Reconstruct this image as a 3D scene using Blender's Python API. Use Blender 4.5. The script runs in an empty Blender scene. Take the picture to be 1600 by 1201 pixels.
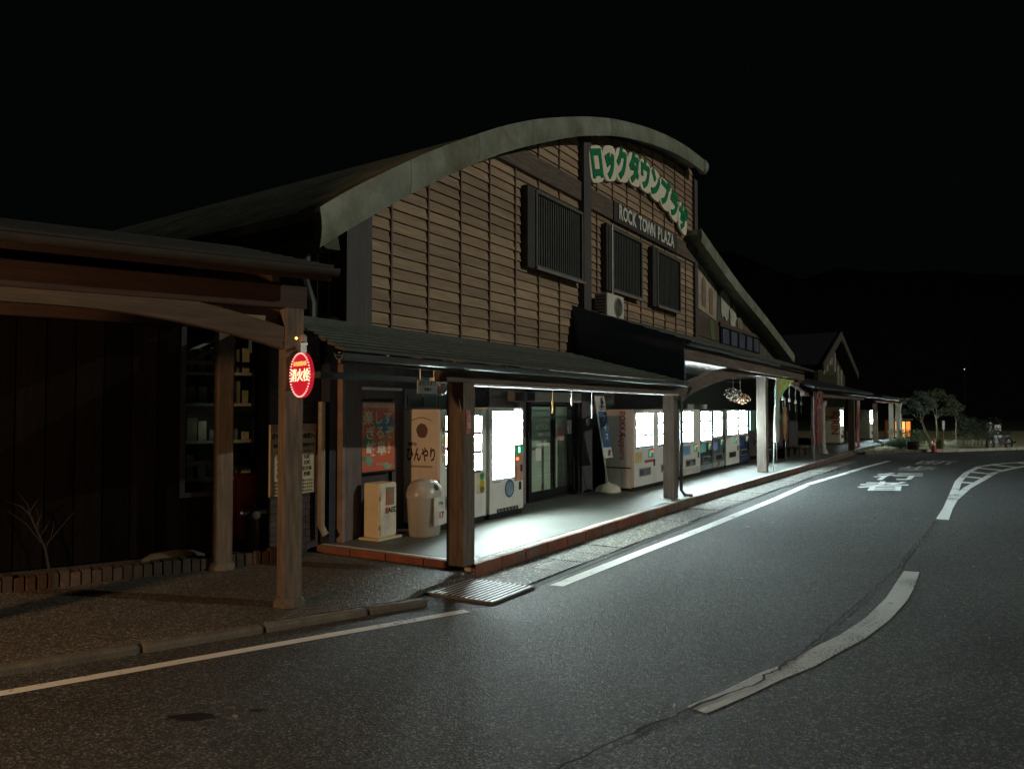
import bpy, bmesh, math, random
from mathutils import Vector, Matrix, noise as mnoise
R = math.radians
random.seed(7)
scene = bpy.context.scene
C = scene.collection

# ------------------------------------------------------------------ camera, world, lamps
cam_d = bpy.data.cameras.new('camera')
cam = bpy.data.objects.new('camera', cam_d); C.objects.link(cam)
cam_d.sensor_width = 36; cam_d.lens = 27.45; cam_d.clip_end = 3000; cam_d.clip_start = .05
cam.location = (0, 0, 1.97)
cam.rotation_euler = (R(90) + math.atan(39.5 / 1220), 0, 0)
scene.camera = cam

world = bpy.data.worlds.new('World'); scene.world = world; world.use_nodes = True
wn = world.node_tree.nodes; wl = world.node_tree.links
bg = wn['Background']
sky = wn.new('ShaderNodeTexSky'); sky.sky_type = 'NISHITA'; sky.sun_disc = False
sky.sun_elevation = R(-4); sky.sun_rotation = R(120)
wl.new(sky.outputs['Color'], bg.inputs['Color'])
bg.inputs['Strength'].default_value = .003
bg2 = wn.new('ShaderNodeBackground'); bg2.inputs['Color'].default_value = (.75, .95, 1, 1); bg2.inputs['Strength'].default_value = .0012
add = wn.new('ShaderNodeAddShader')
wl.new(bg.outputs[0], add.inputs[0]); wl.new(bg2.outputs[0], add.inputs[1]); wl.new(add.outputs[0], wn['World Output'].inputs['Surface'])

vs = scene.view_settings
vs.view_transform = 'Standard'; vs.look = 'None'; vs.exposure = 0; vs.gamma = 1; vs.use_curve_mapping = False
scene.cycles.use_denoising = True
scene.cycles.sample_clamp_indirect = 6

def lamp(name, kind, loc, power, col, size=.1):
    l = bpy.data.lights.new(name, kind); l.energy = power; l.color = col
    if kind == 'AREA': l.size = size
    else: l.shadow_soft_size = size
    o = bpy.data.objects.new(name, l); C.objects.link(o); o.location = loc
    return o
# ------------------------------------------------------------------ frames: s along the front, d into the building
ANG_A, ANG_B = 30.8, 54.3
def axes(a):
    a = R(a); return (math.sin(a), math.cos(a)), (-math.cos(a), math.sin(a))
def F(s, d, z=0, a=ANG_A):
    u, v = axes(a); return Vector((s*u[0]+d*v[0], s*u[1]+d*v[1], z))
ROT_A, ROT_B = R(90-ANG_A), R(90-ANG_B)

# floodlight far across the car park to the right; sodium lamp under the walkway roof on the left
lamp('street_lamp_light', 'POINT', (70, -8, 27), 54000, (1, .98, .80), .4)
lamp('walkway_lamp_light', 'POINT', (-7.73, 1.34, 2.6), 1250, (1, .54, .25), .12)
lamp('shelf_fill_light', 'POINT', tuple(F(2.86, 10.72, 1.75, ANG_B)), .25, (.95, 1, .8), .05)  # added fill inside the window so that the shelves show

lb = lamp('blind_fill_light', 'AREA', tuple(F(14.45, 7.745, 2.29)), 1.7, (.82, 1, .86), 2.0)
lb.data.shape = 'RECTANGLE'; lb.data.size_y = .08; lb.rotation_euler.z = ROT_A      # added fill strip above the blind, shining down to brighten it
# ------------------------------------------------------------------ materials
MATS = {}
def mat(name, col, rough=.7, metal=0., var=.3, sc=4., stretch=(1, 1, 1), bump=0., bsc=40., rnd=0., spec=.5,
        fine=0., fsc=200., dirt=None, dirt_sc=1.5, dirt_amt=.5, emit=None, coat=0.):
    if name in MATS: return MATS[name]
    m = bpy.data.materials.new(name); m.use_nodes = True
    n, l = m.node_tree.nodes, m.node_tree.links
    b = n['Principled BSDF']
    b.inputs['Roughness'].default_value = rough; b.inputs['Metallic'].default_value = metal
    b.inputs['Specular IOR Level'].default_value = spec
    if coat: b.inputs['Coat Weight'].default_value = coat
    tc = n.new('ShaderNodeTexCoord'); mp = n.new('ShaderNodeMapping'); mp.inputs['Scale'].default_value = stretch
    l.new(tc.outputs['Object'], mp.inputs['Vector'])
    vec = mp.outputs['Vector']
    oi = n.new('ShaderNodeObjectInfo')
    if rnd:
        va = n.new('ShaderNodeVectorMath'); va.operation = 'MULTIPLY_ADD'
        cb = n.new('ShaderNodeCombineXYZ')
        for k in range(3): l.new(oi.outputs['Random'], cb.inputs[k])
        va.inputs[1].default_value = (37, 53, 29)
        l.new(cb.outputs[0], va.inputs[0]); l.new(vec, va.inputs[2]); vec = va.outputs[0]
    nz = n.new('ShaderNodeTexNoise'); nz.inputs['Scale'].default_value = sc; nz.inputs['Detail'].default_value = 8; nz.inputs['Roughness'].default_value = .62
    l.new(vec, nz.inputs['Vector'])
    rp = n.new('ShaderNodeMapRange'); rp.inputs['From Min'].default_value = .3; rp.inputs['From Max'].default_value = .7
    rp.inputs['To Min'].default_value = 1-var; rp.inputs['To Max'].default_value = 1+var
    l.new(nz.outputs['Fac'], rp.inputs['Value'])
    val = rp.outputs['Result']
    if rnd:
        r2 = n.new('ShaderNodeMapRange'); r2.inputs['To Min'].default_value = 1-rnd; r2.inputs['To Max'].default_value = 1+rnd
        l.new(oi.outputs['Random'], r2.inputs['Value'])
        mm = n.new('ShaderNodeMath'); mm.operation = 'MULTIPLY'; l.new(val, mm.inputs[0]); l.new(r2.outputs['Result'], mm.inputs[1]); val = mm.outputs[0]
    if fine:
        f2 = n.new('ShaderNodeTexNoise'); f2.inputs['Scale'].default_value = fsc; f2.inputs['Detail'].default_value = 3
        l.new(tc.outputs['Object'], f2.inputs['Vector'])
        r3 = n.new('ShaderNodeMapRange'); r3.inputs['From Min'].default_value = .3; r3.inputs['From Max'].default_value = .7
        r3.inputs['To Min'].default_value = 1-fine; r3.inputs['To Max'].default_value = 1+fine
        l.new(f2.outputs['Fac'], r3.inputs['Value'])
        mm = n.new('ShaderNodeMath'); mm.operation = 'MULTIPLY'; l.new(val, mm.inputs[0]); l.new(r3.outputs['Result'], mm.inputs[1]); val = mm.outputs[0]
    vm = n.new('ShaderNodeVectorMath'); vm.operation = 'SCALE'; vm.inputs[0].default_value = col[:3]
    l.new(val, vm.inputs['Scale']); out = vm.outputs[0]
    if dirt:
        d = n.new('ShaderNodeTexNoise'); d.inputs['Scale'].default_value = dirt_sc; d.inputs['Detail'].default_value = 9; d.inputs['Roughness'].default_value = .7
        l.new(vec, d.inputs['Vector'])
        r4 = n.new('ShaderNodeMapRange'); r4.inputs['From Min'].default_value = .48; r4.inputs['From Max'].default_value = .66
        r4.inputs['To Max'].default_value = dirt_amt
        l.new(d.outputs['Fac'], r4.inputs['Value'])
        mx = n.new('ShaderNodeMix'); mx.data_type = 'RGBA'; l.new(r4.outputs['Result'], mx.inputs['Factor'])
        l.new(out, mx.inputs[6]); mx.inputs[7].default_value = (*dirt, 1); out = mx.outputs[2]
    l.new(out, b.inputs['Base Color'])
    if bump:
        bz = n.new('ShaderNodeTexNoise'); bz.inputs['Scale'].default_value = bsc; bz.inputs['Detail'].default_value = 4
        l.new(vec, bz.inputs['Vector'])
        bp = n.new('ShaderNodeBump'); bp.inputs['Strength'].default_value = bump; bp.inputs['Distance'].default_value = .01
        l.new(bz.outputs['Fac'], bp.inputs['Height']); l.new(bp.outputs[0], b.inputs['Normal'])
    if emit:
        b.inputs['Emission Color'].default_value = (*emit[0], 1); b.inputs['Emission Strength'].default_value = emit[1]
    MATS[name] = m; return m

def mat_emit(name, col, s):
    if name in MATS: return MATS[name]
    m = bpy.data.materials.new(name); m.use_nodes = True
    n, l = m.node_tree.nodes, m.node_tree.links
    n.remove(n['Principled BSDF'])
    e = n.new('ShaderNodeEmission'); e.inputs['Color'].default_value = (*col, 1); e.inputs['Strength'].default_value = s
    l.new(e.outputs[0], n['Material Output'].inputs['Surface'])
    MATS[name] = m; return m

def mat_glass(name, tint=(.9, .95, .95), refl=1.45):
    if name in MATS: return MATS[name]
    m = bpy.data.materials.new(name); m.use_nodes = True
    n, l = m.node_tree.nodes, m.node_tree.links
    n.remove(n['Principled BSDF'])
    t = n.new('ShaderNodeBsdfTransparent'); t.inputs['Color'].default_value = (*tint, 1)
    g = n.new('ShaderNodeBsdfGlossy'); g.inputs['Roughness'].default_value = .02
    f = n.new('ShaderNodeFresnel'); f.inputs['IOR'].default_value = refl
    x = n.new('ShaderNodeMixShader')
    ge = n.new('ShaderNodeNewGeometry'); mu = n.new('ShaderNodeMath'); mu.operation = 'SUBTRACT'; mu.use_clamp = True
    l.new(f.outputs[0], mu.inputs[0]); l.new(ge.outputs['Backfacing'], mu.inputs[1])      # reflect once, on the outer face only
    l.new(mu.outputs[0], x.inputs['Fac']); l.new(t.outputs[0], x.inputs[1]); l.new(g.outputs[0], x.inputs[2])
    l.new(x.outputs[0], n['Material Output'].inputs['Surface'])
    MATS[name] = m; return m

def mat_asphalt(name, base, rough=.75, bump=.6, agg=95., spec=.5):
    m = bpy.data.materials.new(name); m.use_nodes = True
    n, l = m.node_tree.nodes, m.node_tree.links; b = n['Principled BSDF']
    tc = n.new('ShaderNodeTexCoord')
    v = n.new('ShaderNodeTexVoronoi'); v.inputs['Scale'].default_value = agg; l.new(tc.outputs['Object'], v.inputs['Vector'])
    sep = n.new('ShaderNodeSeparateColor'); l.new(v.outputs['Color'], sep.inputs[0])
    pw = n.new('ShaderNodeMath'); pw.operation = 'POWER'; pw.inputs[1].default_value = 5; l.new(sep.outputs[0], pw.inputs[0])
    a = n.new('ShaderNodeMapRange'); a.inputs['To Min'].default_value = .52; a.inputs['To Max'].default_value = 2.9; l.new(pw.outputs[0], a.inputs['Value'])
    n1 = n.new('ShaderNodeTexNoise'); n1.inputs['Scale'].default_value = .55; n1.inputs['Detail'].default_value = 9; n1.inputs['Roughness'].default_value = .65
    l.new(tc.outputs['Object'], n1.inputs['Vector'])
    c = n.new('ShaderNodeMapRange'); c.inputs['From Min'].default_value = .3; c.inputs['From Max'].default_value = .7; c.inputs['To Min'].default_value = .72; c.inputs['To Max'].default_value = 1.25
    l.new(n1.outputs['Fac'], c.inputs['Value'])
    n2 = n.new('ShaderNodeTexNoise'); n2.inputs['Scale'].default_value = 14; n2.inputs['Detail'].default_value = 5; l.new(tc.outputs['Object'], n2.inputs['Vector'])
    c2 = n.new('ShaderNodeMapRange'); c2.inputs['From Min'].default_value = .3; c2.inputs['From Max'].default_value = .7; c2.inputs['To Min'].default_value = .8; c2.inputs['To Max'].default_value = 1.2
    l.new(n2.outputs['Fac'], c2.inputs['Value'])
    m1 = n.new('ShaderNodeMath'); m1.operation = 'MULTIPLY'; l.new(a.outputs[0], m1.inputs[0]); l.new(c.outputs[0], m1.inputs[1])
    m2 = n.new('ShaderNodeMath'); m2.operation = 'MULTIPLY'; l.new(m1.outputs[0], m2.inputs[0]); l.new(c2.outputs[0], m2.inputs[1])
    vm = n.new('ShaderNodeVectorMath'); vm.operation = 'SCALE'; vm.inputs[0].default_value = base; l.new(m2.outputs[0], vm.inputs['Scale'])
    l.new(vm.outputs[0], b.inputs['Base Color'])
    rr = n.new('ShaderNodeMapRange'); rr.inputs['To Min'].default_value = rough-.14; rr.inputs['To Max'].default_value = rough+.12
    l.new(n1.outputs['Fac'], rr.inputs['Value']); l.new(rr.outputs[0], b.inputs['Roughness'])
    b.inputs['Specular IOR Level'].default_value = spec
    bp = n.new('ShaderNodeBump'); bp.inputs['Strength'].default_value = bump; bp.inputs['Distance'].default_value = .006
    l.new(v.outputs['Distance'], bp.inputs['Height'])
    bp2 = n.new('ShaderNodeBump'); bp2.inputs['Strength'].default_value = .25; bp2.inputs['Distance'].default_value = .03
    l.new(n2.outputs['Fac'], bp2.inputs['Height']); l.new(bp.outputs[0], bp2.inputs['Normal']); l.new(bp2.outputs[0], b.inputs['Normal'])
    MATS[name] = m; return m

def mat_paint(name, col, under, wear=.45, sc=9.):
    """road paint, worn through to the asphalt in patches and grains"""
    m = bpy.data.materials.new(name); m.use_nodes = True
    n, l = m.node_tree.nodes, m.node_tree.links; b = n['Principled BSDF']
    tc = n.new('ShaderNodeTexCoord')
    n1 = n.new('ShaderNodeTexNoise'); n1.inputs['Scale'].default_value = sc; n1.inputs['Detail'].default_value = 10; n1.inputs['Roughness'].default_value = .75
    n2 = n.new('ShaderNodeTexNoise'); n2.inputs['Scale'].default_value = .7; n2.inputs['Detail'].default_value = 2
    l.new(tc.outputs['Object'], n1.inputs['Vector']); l.new(tc.outputs['Object'], n2.inputs['Vector'])
    ad = n.new('ShaderNodeMath'); ad.operation = 'ADD'; l.new(n1.outputs['Fac'], ad.inputs[0]); l.new(n2.outputs['Fac'], ad.inputs[1])
    r = n.new('ShaderNodeMapRange'); r.inputs['From Min'].default_value = 1.22-wear*.5; r.inputs['From Max'].default_value = 1.34-wear*.5
    l.new(ad.outputs[0], r.inputs['Value'])
    mx = n.new('ShaderNodeMix'); mx.data_type = 'RGBA'; mx.inputs[6].default_value = (*col, 1); mx.inputs[7].default_value = (*under, 1)
    l.new(r.outputs[0], mx.inputs['Factor']); l.new(mx.outputs[2], b.inputs['Base Color'])
    v = n.new('ShaderNodeTexVoronoi'); v.inputs['Scale'].default_value = 95; l.new(tc.outputs['Object'], v.inputs['Vector'])
    bp = n.new('ShaderNodeBump'); bp.inputs['Strength'].default_value = .35; bp.inputs['Distance'].default_value = .004; l.new(v.outputs['Distance'], bp.inputs['Height']); l.new(bp.outputs[0], b.inputs['Normal'])
    b.inputs['Roughness'].default_value = .7
    MATS[name] = m; return m

WOOD = mat('weathered_timber', (.122, .098, .078), .75, var=.45, sc=5, stretch=(5, 5, .5), bump=.5, bsc=30, rnd=.12, dirt=(.045, .035, .03), dirt_sc=2.2, dirt_amt=.6)
WOODH = mat('weathered_timber_horizontal', (.12, .09, .07), .75, var=.45, sc=5, stretch=(.5, 5, 5), bump=.5, bsc=30, rnd=.12, dirt=(.045, .035, .03), dirt_sc=2.2, dirt_amt=.6)
WOODRED = mat('red_brown_timber', (.034, .017, .013), .7, var=.4, sc=5, stretch=(.5, 5, 5), bump=.4, bsc=30)
SIDING = mat('brown_siding', (.325, .228, .152), .7, var=.25, sc=3, stretch=(.6, 6, 6), bump=.35, bsc=40, rnd=.24, dirt=(.16, .125, .09), dirt_sc=.6, dirt_amt=.7)
BATTEN = mat('dark_batten', (.17, .105, .07), .7, var=.3, sc=8, stretch=(6, 6, .5), bump=.3)
POSTW = mat('grey_wall_post', (.075, .066, .068), .7, var=.25, sc=5, stretch=(5, 5, .6), bump=.3)
DARKWALL = mat('dark_wall_render', (.055, .05, .058), .8, var=.3, sc=2, bump=.3, bsc=60)
WOODWALL = mat('plum_grey_wall_boards', (.13, .10, .10), .75, var=.3, sc=4, stretch=(6, 6, .5), bump=.4, bsc=30)
ROOFM = mat('grey_green_roof_metal', (.33, .36, .28), .55, .2, var=.35, sc=3, bump=.2, bsc=20, dirt=(.05, .05, .035), dirt_sc=1.2, dirt_amt=.6)
FASCIA = mat('weathered_fascia_metal', (.215, .24, .195), .65, .1, var=.35, sc=1.6, bump=.35, bsc=14, rnd=.14, dirt=(.12, .11, .065), dirt_sc=.9, dirt_amt=.85)
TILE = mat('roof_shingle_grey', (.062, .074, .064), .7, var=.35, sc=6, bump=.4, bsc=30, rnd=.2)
GUTTER = mat('gutter_metal', (.10, .115, .12), .35, .5, var=.2, sc=4, bump=.1)
METAL = mat('steel_galvanised', (.42, .43, .43), .4, .8, var=.25, sc=12, bump=.15)
BLACK = mat('black_plastic', (.012, .012, .014), .45, var=.2)
NAVY = mat('navy_enamel', (.015, .025, .06), .35, var=.2)
DKFRAME = mat('dark_bronze_frame', (.02, .022, .026), .4, .4, var=.2)
WHITE = mat('white_enamel', (.74, .75, .72), .35, var=.06, sc=3, dirt=(.5, .48, .43), dirt_sc=1.3, dirt_amt=.35)
OFFWHITE = mat('off_white_enamel', (.72, .69, .64), .4, var=.07, sc=3, dirt=(.42, .38, .33), dirt_sc=1.2, dirt_amt=.4)
CREAM = mat('cream_enamel', (.70, .64, .47), .45, var=.08, sc=3, dirt=(.5, .43, .3), dirt_sc=2, dirt_amt=.3)
GREYPL = mat('translucent_grey_plastic', (.36, .35, .31), .35, var=.1, sc=3)
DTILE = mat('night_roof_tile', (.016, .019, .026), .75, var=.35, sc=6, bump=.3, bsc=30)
CONC = mat('concrete', (.27, .265, .25), .8, var=.25, sc=3, bump=.5, bsc=70, rnd=.1, fine=.25, fsc=120, dirt=(.13, .125, .11), dirt_sc=1.1, dirt_amt=.6)
CONCF = mat('pavement_concrete', (.098, .106, .098), .62, var=.16, sc=1.2, bump=.25, bsc=90, fine=.2, fsc=160, dirt=(.15, .155, .145), dirt_sc=.6, dirt_amt=.6)
LID = mat_asphalt('drain_lid_aggregate', (.15, .147, .126), rough=.8, bump=1.1, agg=48)
KERBRED = mat('red_painted_kerb', (.20, .07, .045), .75, var=.3, sc=5, bump=.4, bsc=60, rnd=.15, dirt=(.13, .11, .10), dirt_sc=2.2, dirt_amt=.85)
KERBGREY = mat('grey_kerb', (.15, .105, .09), .8, var=.3, sc=5, bump=.5, bsc=60, rnd=.15, dirt=(.09, .07, .06), dirt_sc=2.2, dirt_amt=.7)
KERBCAP = mat('pale_kerb_cap', (.48, .47, .43), .7, var=.2, sc=6, bump=.3, bsc=60, rnd=.1, dirt=(.2, .19, .17), dirt_sc=2, dirt_amt=.6)
BRICK = mat('dark_brick', (.06, .042, .032), .85, var=.35, sc=12, bump=.6, bsc=60, rnd=.35)
GRANITE = mat('granite_kerb', (.125, .115, .095), .85, var=.3, sc=7, bump=.6, bsc=80, rnd=.15, fine=.3, fsc=120)
ASPHALT = mat_asphalt('road_asphalt', (.064, .068, .066), rough=.72, bump=.95, agg=78., spec=.42)
PATHASP = mat_asphalt('path_asphalt', (.105, .095, .08), rough=.74, bump=1.0, agg=70)
PAINT = mat_paint('white_road_paint', (.72, .74, .71), (.07, .07, .068), .25)
PAINTW = mat_paint('worn_road_paint', (.46, .47, .45), (.066, .067, .064), .33, 42.)
SOIL = mat('dry_grass_soil', (.26, .235, .12), .95, var=.4, sc=8, bump=.7, bsc=30)
GREENP = mat('sign_green', (.006, .21, .08), .45, var=.1)
SIGNW = mat('sign_cream', (.85, .80, .66), .5, var=.08, sc=4, dirt=(.62, .54, .40), dirt_sc=2, dirt_amt=.4)
LETTW = mat('sign_white_letters', (.70, .70, .66), .5, var=.08)
RED = mat('red_enamel', (.42, .03, .03), .45, var=.15)
REDINK = mat('red_ink', (.45, .02, .03), .5, var=.05)
BLACKINK = mat('black_ink', (.02, .015, .015), .6, var=.05)
DARKINK = mat('brown_ink', (.13, .075, .06), .6, var=.2)
PAPER = mat('notice_paper', (.50, .43, .28), .7, var=.1, sc=3, dirt=(.36, .28, .18), dirt_sc=2, dirt_amt=.4)
GLASS = mat_glass('clear_glass')
GLASSD = mat_glass('door_glass', (.88, .94, .90), 1.55)
LIT = mat_emit('lit_display_white', (.88, 1.0, .97), 225)
LITC = mat_emit('lit_display_cool', (.84, .97, 1.0), 195)

# ------------------------------------------------------------------ mesh builder
class MB:
    def __init__(s): s.v = []; s.f = []
    def add(s, vs, fs):
        o = len(s.v); s.v += [tuple(p) for p in vs]; s.f += [tuple(i+o for i in f) for f in fs]; return s
    def box(s, x0, x1, y0, y1, z0, z1):
        return s.add([(x0,y0,z0),(x1,y0,z0),(x1,y1,z0),(x0,y1,z0),(x0,y0,z1),(x1,y0,z1),(x1,y1,z1),(x0,y1,z1)],
                     [(0,3,2,1),(4,5,6,7),(0,1,5,4),(1,2,6,5),(2,3,7,6),(3,0,4,7)])
    def prism(s, poly, a, b, ax=1):
        """poly: 2-D outline in the two axes other than ax, extruded along ax from a to b"""
        def p3(p, t): return (t, p[0], p[1]) if ax == 0 else ((p[0], t, p[1]) if ax == 1 else (p[0], p[1], t))
        n = len(poly)
        return s.add([p3(p, a) for p in poly]+[p3(p, b) for p in poly],
                     [tuple(range(n)), tuple(range(2*n-1, n-1, -1))]+[(i, i+n, (i+1) % n+n, (i+1) % n) for i in range(n)])
    def strip(s, A, B):
        n = len(A)
        return s.add(list(A)+list(B), [(i, i+1, n+i+1, n+i) for i in range(n-1)])
    def loft(s, secs, close=True, caps=True):
        k = len(secs[0]); o = []
        for q in secs: o += list(q)
        fs = []
        for j in range(len(secs)-1):
            for i in range(k if close else k-1):
                i2 = (i+1) % k; fs.append((j*k+i, j*k+i2, (j+1)*k+i2, (j+1)*k+i))
        if caps and close: fs += [tuple(range(k-1, -1, -1)), tuple(range((len(secs)-1)*k, len(secs)*k))]
        return s.add(o, fs)
    def tube(s, pts, r, n=8, caps=True):
        pts = [Vector(p) for p in pts]; rs = r if isinstance(r, (list, tuple)) else [r]*len(pts)
        secs = []
        for i, p in enumerate(pts):
            t = (pts[min(i+1, len(pts)-1)]-pts[max(i-1, 0)]).normalized()
            up = Vector((0, 0, 1)) if abs(t.z) < .95 else Vector((1, 0, 0))
            a = t.cross(up).normalized(); b = a.cross(t)
            secs.append([p+a*math.cos(2*math.pi*k/n)*rs[i]+b*math.sin(2*math.pi*k/n)*rs[i] for k in range(n)])
        return s.loft(secs, True, caps)
    def lathe(s, prof, c=(0, 0, 0), n=20, sx=1, sy=1):
        return s.loft([[(c[0]+r*sx*math.cos(2*math.pi*k/n), c[1]+r*sy*math.sin(2*math.pi*k/n), c[2]+z) for k in range(n)] for r, z in prof])
    def torus(s, c, R_, r, ax='x', n=24, m=8):
        secs = []
        for i in range(n+1):
            a = 2*math.pi*i/n; q = []
            for k in range(m):
                b = 2*math.pi*k/m; rr = R_+r*math.cos(b); h = r*math.sin(b)
                q.append((c[0]+h, c[1]+rr*math.cos(a), c[2]+rr*math.sin(a)) if ax == 'x' else (c[0]+rr*math.cos(a), c[1]+h, c[2]+rr*math.sin(a)))
            secs.append(q)
        return s.loft(secs, True, False)
    def build(s, name, m, parent=None, bevel=0., smooth=False, seg=1, loc=None, rotz=0):
        me = bpy.data.meshes.new(name)
        me.from_pydata(s.v, [], s.f)
        bm = bmesh.new(); bm.from_mesh(me)
        bmesh.ops.recalc_face_normals(bm, faces=bm.faces)
        if bevel:
            ed = [e for e in bm.edges if len(e.link_faces) == 2 and e.calc_face_angle(0) > .5]
            bmesh.ops.bevel(bm, geom=ed, offset=bevel, segments=seg, affect='EDGES', profile=.5, clamp_overlap=True)
        bm.to_mesh(me); bm.free()
        if smooth:
            for p in me.polygons: p.use_smooth = True
            me.set_sharp_from_angle(angle=R(40))
        me.materials.append(m)
        o = bpy.data.objects.new(name, me); C.objects.link(o)
        if parent: o.parent = parent
        if loc is not None: o.location = loc
        if rotz: o.rotation_euler.z = rotz
        return o

def tag(o, label=None, cat=None, group=None, kind=None):
    if label: o['label'] = label
    if cat: o['category'] = cat
    if group: o['group'] = group
    if kind: o['kind'] = kind
    return o
def thing(name, label, cat, loc=(0, 0, 0), rotz=0., group=None):
    o = bpy.data.objects.new(name, None); C.objects.link(o); o.location = loc; o.rotation_euler = (0, 0, rotz); o.empty_display_size = .1
    return tag(o, label, cat, group)
def struct(o): o['kind'] = 'structure'; return o
def stuff(o): o['kind'] = 'stuff'; return o
def dup_tree(o, parent=None):
    c = o.copy(); C.objects.link(c)
    if parent: c.parent = parent
    for ch in list(o.children): dup_tree(ch, c)
    return c

_tc = {}
def text(name, body, size, m, parent, loc, rot=(R(90), 0, 0), ext=.002, align='CENTER', sx=1., bold=0., spacing=1., line=1., shear=0.):
    """flat or raised lettering as mesh; stands in the local x-z plane facing -y by default"""
    key = (body, size, ext, align, bold, spacing, line, shear)
    if key not in _tc:
        c = bpy.data.curves.new('lettering', 'FONT'); c.body = body; c.size = size; c.extrude = ext; c.align_x = align; c.align_y = 'CENTER'
        c.resolution_u = 2; c.offset = bold; c.space_character = spacing; c.space_line = line; c.shear = shear
        t = bpy.data.objects.new('lettering', c); C.objects.link(t)
        bpy.context.view_layer.update()
        me = bpy.data.meshes.new_from_object(t.evaluated_get(bpy.context.evaluated_depsgraph_get()))
        bpy.data.objects.remove(t); bpy.data.curves.remove(c)
        _tc[key] = me
    me = _tc[key].copy(); me.materials.clear(); me.materials.append(m)
    o = bpy.data.objects.new(name, me); C.objects.link(o); o.parent = parent
    o.location = loc; o.rotation_euler = rot; o.scale = (sx, 1, 1)
    return o
SIDE = (R(90), 0, R(-90))      # lettering on a face that looks towards -x

# roots whose parts are written in the absolute (s, d, z) of a frame: the offset of the root is taken off when a part is built
OFF = {}
def froot(name, label, cat, s0, d0, z0=0., group=None, a='A'):
    o = thing(name, label, cat, F(s0, d0, z0, ANG_A if a == 'A' else ANG_B), ROT_A if a == 'A' else ROT_B, group)
    OFF[o.name] = Vector((s0, d0, z0)); return o
def part(mb, name, m, parent, **k):
    """build a part given in absolute frame coordinates under a froot (or under a part of one)"""
    off = OFF[parent.name]
    mb.v = [(p[0]-off.x, p[1]-off.y, p[2]-off.z) for p in mb.v]
    o = mb.build(name, m, parent, **k); OFF[o.name] = off; return o
def ptext(name, body, size, m, parent, loc, **k):
    return text(name, body, size, m, parent, Vector(loc)-OFF[parent.name], **k)
def ftop(mb, name, m, label, cat, s0, d0, z0=0., group=None, a='A', **k):
    """a thing of one mesh, written in absolute frame coordinates"""
    off = Vector((s0, d0, z0)); mb.v = [(p[0]-s0, p[1]-d0, p[2]-z0) for p in mb.v]
    o = mb.build(name, m, None, **k); o.location = F(s0, d0, z0, ANG_A if a == 'A' else ANG_B); o.rotation_euler.z = ROT_A if a == 'A' else ROT_B
    OFF[o.name] = off
    return tag(o, label, cat, group)
def fstruct(mb, name, m, a='A', **k):
    o = mb.build(name, m, None, **k); o.rotation_euler.z = ROT_A if a == 'A' else ROT_B
    OFF[o.name] = Vector((0, 0, 0)); return struct(o)
def lerp(t, pts):
    if t <= pts[0][0]: return pts[0][1]
    for (a, b), (c, d) in zip(pts, pts[1:]):
        if t <= c: return b+(d-b)*(t-a)/(c-a)
    return pts[-1][1]

# ================================================================== the setting
g = MB(); N = 40
for i in range(N+1):
    for j in range(N+1): g.v.append((-500+1200*i/N, -300+1200*j/N, -.06))
g.f = [(i*(N+1)+j, (i+1)*(N+1)+j, (i+1)*(N+1)+j+1, i*(N+1)+j+1) for i in range(N) for j in range(N)]
struct(g.build('ground', mat('dark_meadow', (.004, .005, .006), .95, var=.5, sc=.5)))
road = MB().prism([(-40, -40), (70, -40), (70, 40), (-40, 40)], -.05, 0, 2)
struct(road.build('road', ASPHALT))
# wooded hills that close the view on the right and behind the roofs
def hill(x0, x1, y, prof, depth):
    n, m = 64, 12; mb = MB()
    for j in range(m+1):
        t = j/m
        for i in range(n+1):
            x = x0+(x1-x0)*i/n; h = lerp(x, prof)*math.sin(min(1, t*1.15)*math.pi/2)
            h += (mnoise.noise(Vector((x*.06, y*.03+t*6, 3)))*3+mnoise.noise(Vector((x*.21, t*17, 1)))*1.6)*t
            mb.v.append((x, y+depth*t, h-1))
    mb.f = [(j*(n+1)+i, j*(n+1)+i+1, (j+1)*(n+1)+i+1, (j+1)*(n+1)+i) for j in range(m) for i in range(n)]
    return mb
HILLM = mat('dark_forest_hill', (.03, .04, .03), .95, var=.5, sc=.2)
struct(hill(-420, 520, 260, [(-420, 20), (-150, 22), (20, 60), (88, 72), (105, 66), (118, 58), (140, 63), (200, 62), (300, 58), (520, 50)], 90).build('hill', HILLM, smooth=True))

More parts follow.
